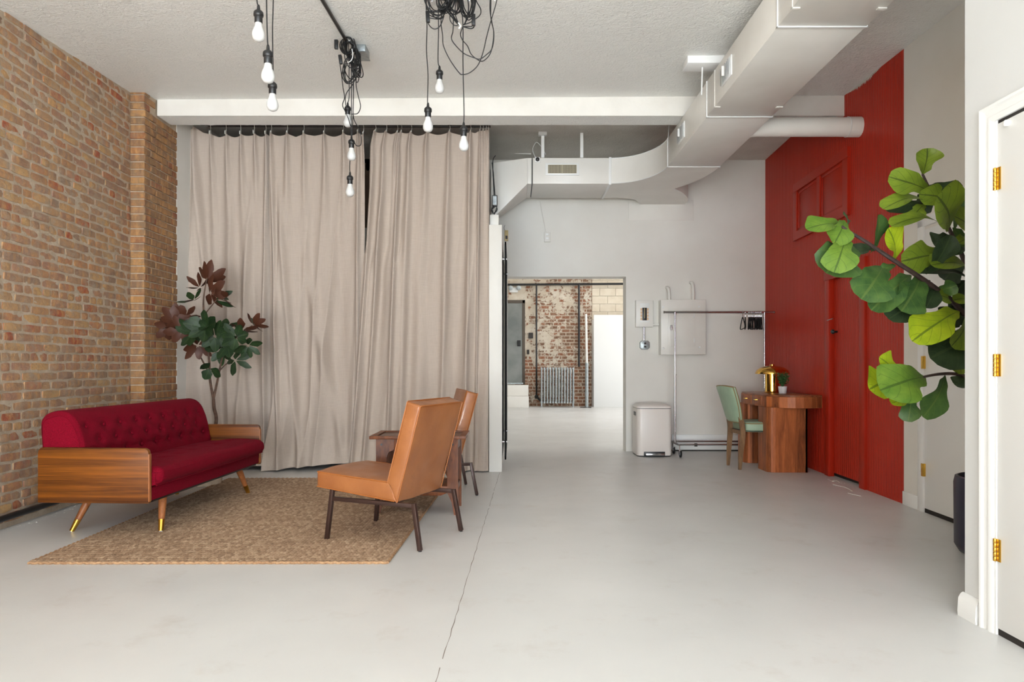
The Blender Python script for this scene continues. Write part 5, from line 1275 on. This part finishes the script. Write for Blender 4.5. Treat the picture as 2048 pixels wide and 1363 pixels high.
for i in range(26):   # the part of the crown behind the near wall
    b = Vector((2.45 + RN.uniform(-.05, .3), 3.55 + RN.uniform(-.1, .15), RN.uniform(.75, 1.9)))
    d = Vector((RN.uniform(-.2, .9), RN.uniform(-.7, .5), RN.uniform(-.5, .7))).normalized() * RN.uniform(.14, .2)
    if (b + d).x < 2.42: d.x = abs(d.x)
    if (b + d).x > 2.86: d.x = -abs(d.x) * .5
    mk('leaf', leaf_mb(b, b + d, .11, (0, -.6, .8), RN.uniform(-.8, .8), seed=100 + i), M[RN.choice(['leaf_green', 'leaf_dark', 'leaf_olive'])], fg, recalc=False, smooth=180)
br([(2.50, 3.60, 1.25), (2.56, 3.62, 1.5), (2.60, 3.6, 1.85)], .012, .006)

# ---- magnolia tree behind the sofa
YM = 6.1
mg = thing('magnolia_tree', 'small magnolia tree with dark green and bronze backed leaves behind the sofa', 'tree', (-2.65, 5.95, .3))
bask = tag(mk('basket_pot', MB().grid(lambda u, v: ((lambda th, r_: (-2.66 + r_ * math.cos(th), 5.95 + r_ * math.sin(th), .001 + .30 * min(v / .85, 1) - max(0, v - .85) * .2))(2 * math.pi * u, (.115 + .025 * min(v / .85, 1) - max(0, v - .85) * .9 + .010 * mn.noise(Vector((math.cos(6.283 * u) * 2, math.sin(6.283 * u) * 2, v * 3)))))), 40, 20), M['canvas'], recalc=False), 'beige cloth wrapped pot under the magnolia tree, behind the sofa legs', 'pot')
mk('soil', MB().lathe([(0, .275), (.125, .272)], (-2.66, 5.95, 0), 20), M['soil'], mg)
def mbr(P, r0, r1, name='branch'): return mk(name, MB().tube(catmull([at(*p) if abs(p[0]) > 20 else Vector(p) for p in P], 6), r0, 8, r2=r1), M['bark'], mg)
mbr([(-2.66, 5.95, .27), (432, 845, 6.0), (428, 815, 6.05), (427, 797, 6.05)], .017, .014, 'trunk')
mbr([(427, 797, 6.05), (420, 758, 6.08), (418, 715, 6.1), (412, 680, 6.1), (407, 620, 6.1), (408, 590, 6.1), (414, 555, 6.1)], .013, .005)
mbr([(427, 797, 6.05), (434, 765, 6.05), (440, 735, 6.0), (446, 712, 6.0), (462, 690, 5.98)], .012, .006)
mbr([(440, 740, 6.0), (452, 728, 6.0), (466, 722, 5.98)], .006, .004)
mbr([(415, 740, 6.1), (400, 712, 6.12), (380, 680, 6.1), (350, 640, 6.0)], .008, .004)
mbr([(418, 700, 6.1), (415, 670, 5.95), (411, 655, 5.85)], .007, .004)
mbr([(407, 632, 6.1), (424, 610, 6.1), (438, 598, 6.1), (462, 606, 6.1)], .006, .003)
mbr([(462, 690, 5.98), (478, 668, 5.98), (505, 650, 6.0)], .006, .003)
mbr([(446, 712, 6.0), (465, 680, 5.9), (472, 676, 5.85)], .006, .003)
li = 0
def ros(px, py, Y, face, n, L, W, spread=1.0, droop=0.0, seed=0, up=0.):
    """whorl of leaves opening round FACE"""
    global li
    r = random.Random(seed); c = at(px, py, Y); f = Vector(face).normalized(); a = f.orthogonal().normalized(); b = f.cross(a)
    for k in range(n):
        th_ = 2 * math.pi * k / n + r.uniform(-.25, .25); sp2 = spread * r.uniform(.75, 1.15)
        d = (f * math.cos(sp2) + (a * math.cos(th_) + b * math.sin(th_)) * math.sin(sp2)); d.z -= droop * r.uniform(.5, 1.2); d.z += up; d.normalize()
        l_ = L * r.uniform(.8, 1.15)
        if (c + d * l_).x < -3.15 : d.x = abs(d.x)
        nr = f - d * f.dot(d) * .9
        mk('leaf', leaf_mb(c + d * .012, c + d * l_, W * r.uniform(.85, 1.1), nr, r.uniform(-.25, .25), bow=-.06, fold=.12, prof=OVA, wav=.05, seed=seed * 31 + k), M['magnolia'], mg, recalc=False, smooth=180); li += 1
ros(410, 655, 5.85, (0, -1, .15), 8, .17, .085, 1.25, 0, 1)
ros(411, 652, 5.84, (0, -1, .3), 4, .09, .05, .8, 0, 2)
ros(472, 674, 5.85, (.2, -1, .2), 7, .14, .07, 1.2, .1, 3)
ros(416, 560, 6.1, (.1, .75, .8), 8, .17, .075, 1.0, .0, 4)
ros(420, 585, 6.1, (.5, .8, .2), 6, .17, .075, 1.2, .1, 5)
ros(388, 600, 6.08, (-.3, -.5, .6), 5, .14, .065, 1.2, 0, 6)
ros(348, 640, 5.95, (-.3, .9, .3), 8, .15, .08, 1.3, .0, 7)
ros(362, 662, 5.95, (-.2, .6, .2), 6, .15, .08, 1.3, .15, 8)
ros(395, 690, 6.05, (-.1, .6, -.2), 6, .15, .07, 1.3, .2, 9)
ros(505, 648, 6.0, (.5, .5, .5), 8, .13, .06, 1.25, .05, 10)
ros(485, 660, 6.0, (.0, .3, .8), 6, .15, .065, 1.3, .1, 11)
ros(440, 700, 6.0, (0, -.8, -.2), 6, .14, .07, 1.2, .25, 12)
ros(470, 720, 5.98, (.4, -.3, .0), 5, .14, .055, 1.1, .2, 13)
ros(430, 600, 6.1, (.8, -.2, .2), 4, .16, .06, .9, .1, 14)
ros(420, 735, 6.02, (.1, -.9, -.3), 3, .14, .085, .9, .3, 15)
ros(450, 655, 6.0, (.2, -.3, .8), 5, .14, .07, 1.2, .05, 16)
ros(385, 668, 5.92, (-.2, -.9, .1), 6, .15, .075, 1.25, .1, 17)
ros(430, 672, 5.88, (.1, -1, -.1), 7, .16, .08, 1.3, .15, 18)
ros(496, 690, 5.95, (.3, -.4, -.2), 6, .13, .055, 1.1, .25, 19)
ros(372, 632, 6.0, (-.3, .4, .6), 6, .14, .07, 1.2, .0, 20)
ros(400, 575, 6.1, (-.6, .3, .6), 5, .15, .055, 1.0, .0, 21)
ros(455, 690, 5.92, (.2, -.9, 0), 6, .14, .07, 1.2, .2, 22)
ros(335, 655, 5.98, (-.5, .6, -.1), 6, .13, .07, 1.2, .15, 23)
ros(440, 590, 6.1, (.7, .5, .3), 5, .15, .06, 1.1, .05, 24)

# ================================================================ PENDANT BULBS AND CORD BUNDLES
BULBP = [(.0, -.0), (.012, .001), (.022, .007), (.0285, .018), (.0305, .030), (.029, .042), (.0245, .056), (.019, .068), (.0165, .080), (.0155, .092)]
SOCKP = [(.0170, .088), (.0185, .090), (.0185, .118), (.0225, .121), (.0235, .128), (.0225, .140), (.0150, .148), (.0085, .152), (.0065, .170), (.0045, .176), (.0, .177)]
def pendant(px, pyb, Y, cordpx, label, group, sc=1.0):
    """PYB: pixel row of the bulb's lowest point; CORDPX: pixel path of the cord going up"""
    p = at(px, pyb, Y); r_ = thing('pendant_bulb', label, 'pendant bulb', p, 0, group)
    mk('bulb', MB().lathe([(a * sc, b * sc) for a, b in BULBP], p, 24), M['bulb'], r_, smooth=60)
    mk('socket', MB().lathe([(a * sc, b * sc) for a, b in SOCKP], p, 20), M['black'], r_, smooth=45)
    P = [p + Vector((0, 0, .172 * sc))] + [at(c[0], c[1], c[2] if len(c) > 2 else Y) for c in cordpx]
    mk('cord', MB().tube(catmull(P, 6), .0032 * sc, 6), M['cord'], r_); return r_
zceil = lambda px, Y: HZ - (zc(at(px, 0, Y).x, Y) - CH) * F / Y
G1 = 'trio of bulbs hanging beside the brick wall end of the room'
pendant(517, 83, 3.28, [(514, 0), (513, -60), (512, zceil(512, 3.28))], 'leftmost and highest white bulb of the trio hanging before the left curtain', G1)
pendant(536, 166, 3.15, [(534.5, 70), (533, 0), (533, -90), (533, zceil(533, 3.15))], 'middle white bulb of the trio hanging before the left curtain', G1)
pendant(545, 222, 3.56, [(546, 140), (545, 60), (546.5, 0), (548, zceil(548, 3.56))], 'lowest white bulb of the trio hanging before the left curtain', G1)
G2 = 'bulbs hanging from the small cord bundle'
Y2 = 4.85
pendant(695.5, 254, Y2 + .05, [(698.5, 190), (698, 150), (699, 120)], 'highest white bulb under the small cord bundle, partly behind the cords', G2)
pendant(703, 321, Y2, [(704, 270), (706, 225), (707, 165), (704, 120)], 'middle white bulb under the small cord bundle', G2)
pendant(700, 393, Y2, [(699.5, 330, Y2 + .04), (702, 280, Y2 + .05), (703, 180, Y2 + .02), (702, 110)], 'lowest white bulb, hanging before the gap between the curtains', G2)
G3 = 'bulbs hanging from the large cord tangle'
pendant(879, 187, 4.36, [(876, 120), (877, 60), (876, 0), (874, -25)], 'highest white bulb under the large cord tangle', G3)
pendant(856, 264, 4.1, [(855, 200), (856, 150), (853, 100), (854, 50), (852, 0), (856, -30)], 'white bulb hanging lowest but one under the large cord tangle', G3)
pendant(927.5, 302, 4.15, [(928, 220), (926, 130), (926, 55), (924, 20), (926, -20)], 'lowest white bulb under the large cord tangle', G3)
# small bundle
cb = thing('cord_bundle', 'small bundle of coiled black cords with two inline switches, zip tied to the ceiling conduit', 'cord bundle', at(700, 120, Y2))
mb = MB()
def loops(cx_, cy_, rx, ry, n, Y, seed, tilt=0, jit=.25):
    r = random.Random(seed)
    for k in range(n):
        a = rx * r.uniform(1 - jit, 1 + jit); b = ry * r.uniform(1 - jit, 1 + jit * .5); ox = r.uniform(-3, 3); oy = r.uniform(-3, 3); ti = tilt + r.uniform(-.3, .3); dep = r.uniform(-.04, .04); w_ = r.uniform(.02, .07)
        P = []
        for i in range(12):
            t_ = 2 * math.pi * i / 12; x = a * math.cos(t_) * (1 + r.uniform(-.08, .08)); y = b * math.sin(t_)
            P.append(at(cx_ + ox + x * math.cos(ti) - y * math.sin(ti), cy_ + oy + x * math.sin(ti) + y * math.cos(ti), Y + dep + w_ * math.sin(t_ + k)))
        mb.tube(catmull(P, 4, True), .0035, 5, closed=True)
loops(694, 92, 13, 16, 7, Y2, 1); loops(703, 105, 10, 30, 8, Y2, 2, -.25); loops(712, 125, 7, 28, 6, Y2, 3, -.2); loops(700, 140, 12, 26, 4, Y2, 4)
def cordp(P, Y, r_=.0032): mb.tube(catmull([at(p[0], p[1], p[2] if len(p) > 2 else Y) for p in P], 6), r_, 5)
cordp([(680, 128), (683, 150), (686, 175), (689, 195), (685, 210), (690, 222), (697, 238), (701, 252)], Y2 - .03)
cordp([(688, 130), (684, 150), (690, 164), (697, 167), (703, 160)], Y2)
cordp([(716, 120), (712, 165), (716, 190), (721, 212), (716, 226), (706, 228), (702, 228)], Y2)
cordp([(721, 112), (720, 135), (717, 160), (713, 164), (709, 150)], Y2 + .1)
cordp([(711, 158), (703, 172), (692, 188), (691, 206), (694, 216)], Y2)
cordp([(706, 165), (707, 190), (707, 235), (720, 262), (722, 288), (713, 291), (708, 282)], Y2)
o = mk('cord_coil', mb, M['cord'], cb); o['kind'] = 'stuff'
def sw_(px, py, hx_, hy, Y, par, ti=0):
    c = at(px, py, Y); m = MB().box((-hx_ / F * Y, -.011, -hy / F * Y), (hx_ / F * Y, .011, hy / F * Y)); o = mk('inline_switch', m, M['black'], par, bevel=.003); o.location = c; o.rotation_euler = (0, ti, 0)
sw_(672.5, 89, 3.6, 9, Y2 - .02, cb); sw_(681, 119, 3.2, 9, Y2 - .04, cb, -.12)
mk('zip_tie', MB().tube(catmull([at(698, 66, Y2), at(701, 78, Y2 - .05), at(697, 82, Y2 - .05), at(699, 68, Y2)], 5), .003, 5), M['white_trim'], cb)
mk('zip_tie', MB().tube(catmull([at(704, 98, Y2 - .08), at(705.5, 112, Y2 - .09), at(702, 121, Y2 - .09), at(696, 125, Y2 - .08)], 5), .0028, 5), M['white_trim'], cb)
c0 = at(697, 73, 4.85); zc0 = zc(c0.x, 4.85)
tag(mk('light_conduit', MB().tube([(-1.172, y, zc(-1.172, y) - .016) for y in (1.2, 3.0, 4.0, 4.86)], .012, 8), M['dark_steel']), 'dark conduit running along the ceiling to the small cord bundle', 'conduit')
jb = thing('ceiling_junction_box', 'galvanized outlet box on the ceiling beside the small cord bundle', 'outlet', at(722, 100, 5.0))
a = at(714, 100, 5.0); zt_ = zc(a.x, 5.05)
mk('steel_box', MB().box((a.x, 4.93, zt_ - .055), (a.x + .075, 5.08, zt_ + .004)), M['galv'], jb, bevel=.003)
mk('plate', MB().box((a.x - .004, 4.925, zt_ - .059), (a.x + .079, 5.085, zt_ - .055)), M['galv'], jb)
mk('plug', MB().box((a.x + .012, 4.95, zt_ - .085), (a.x + .034, 4.98, zt_ - .059)), M['black'], jb, bevel=.003)
# large tangle
cb2 = thing('cord_bundle', 'large tangle of black cords with long hanging loops and two inline switches', 'cord bundle', at(900, 0, 4.2))
mb = MB(); Y3 = 4.2
loops(876, -8, 24, 40, 7, Y3, 11, .1); loops(893, -12, 16, 34, 9, Y3, 12, .2); loops(905, 0, 12, 26, 5, Y3 + .05, 13, -.3); loops(935, -5, 15, 42, 6, Y3, 14, .1, .2); loops(890, -30, 34, 26, 6, Y3, 15)
cordp([(884, 22), (882, 45), (885, 70), (887, 92), (900, 120), (918, 145), (925, 149), (940, 145), (956, 130), (966, 105), (973, 75), (981, 45), (990, 15), (996, -10)], Y3)
cordp([(907, 22), (906, 60), (903, 78), (915, 95), (930, 108), (950, 116), (960, 118), (972, 110), (984, 97), (988, 70), (984, 45), (980, 20), (981, -15)], Y3 - .05)
cordp([(926, 52), (921, 68), (925, 80), (935, 92), (942, 108), (955, 119), (966, 122), (980, 108), (986, 85), (987, 60), (982, 38), (982, 0), (982, -15)], Y3 + .03)
cordp([(854, 30), (857, 48), (868, 58), (880, 52), (888, 32)], Y3)
cordp([(856, 35), (872, 38), (885, 36), (890, 20)], Y3); cordp([(858, 30), (872, 35), (882, 28), (889, 14)], Y3 + .03)
cordp([(892, 20), (902, 32), (912, 44), (918, 50)], Y3, .005); cordp([(895, 18), (905, 30), (914, 44), (919, 49)], Y3 + .02, .005)
cordp([(901, 20), (900, 40), (908, 50), (916, 51)], Y3); cordp([(913, 0), (910, 24), (914, 40), (919, 50)], Y3)
cordp([(930, 48), (937, 20), (936, 0), (932, -20)], Y3, .004); cordp([(928, 50), (938, 30), (944, 5), (943, -20)], Y3, .004)
cordp([(925, 50), (938, 46), (948, 40), (960, 30), (961, 18), (952, 0), (950, -20)], Y3); cordp([(925, 53), (940, 57), (947, 55), (949, 48)], Y3, .004); cordp([(928, 53), (942, 53), (948, 50)], Y3)
cordp([(947, 30), (944, 10), (941, -10)], Y3)
o = mk('cord_coil', mb, M['cord'], cb2); o['kind'] = 'stuff'
sw_(855.5, 34, 3.8, 11, Y3 - .02, cb2, -.05); sw_(947, 40, 3.8, 11, Y3 - .02, cb2)
mk('zip_tie', MB().tube(catmull([at(917, 46, Y3 - .04), at(921, 52, Y3 - .06), at(918, 57, Y3 - .05)], 4), .005, 6), M['white_trim'], cb2)
mb = MB()
for px_c in (860, 893, 935, 985): x = at(px_c, 0, Y3).x; mb.tube([(x, Y3, zc(x, Y3) - .001), (x, Y3, zc(x, Y3) - .03), (x + .012, Y3, zc(x, Y3) - .042), (x + .018, Y3, zc(x, Y3) - .03)], .003, 5)
mk('ceiling_hook', mb, M['chrome'], cb2)
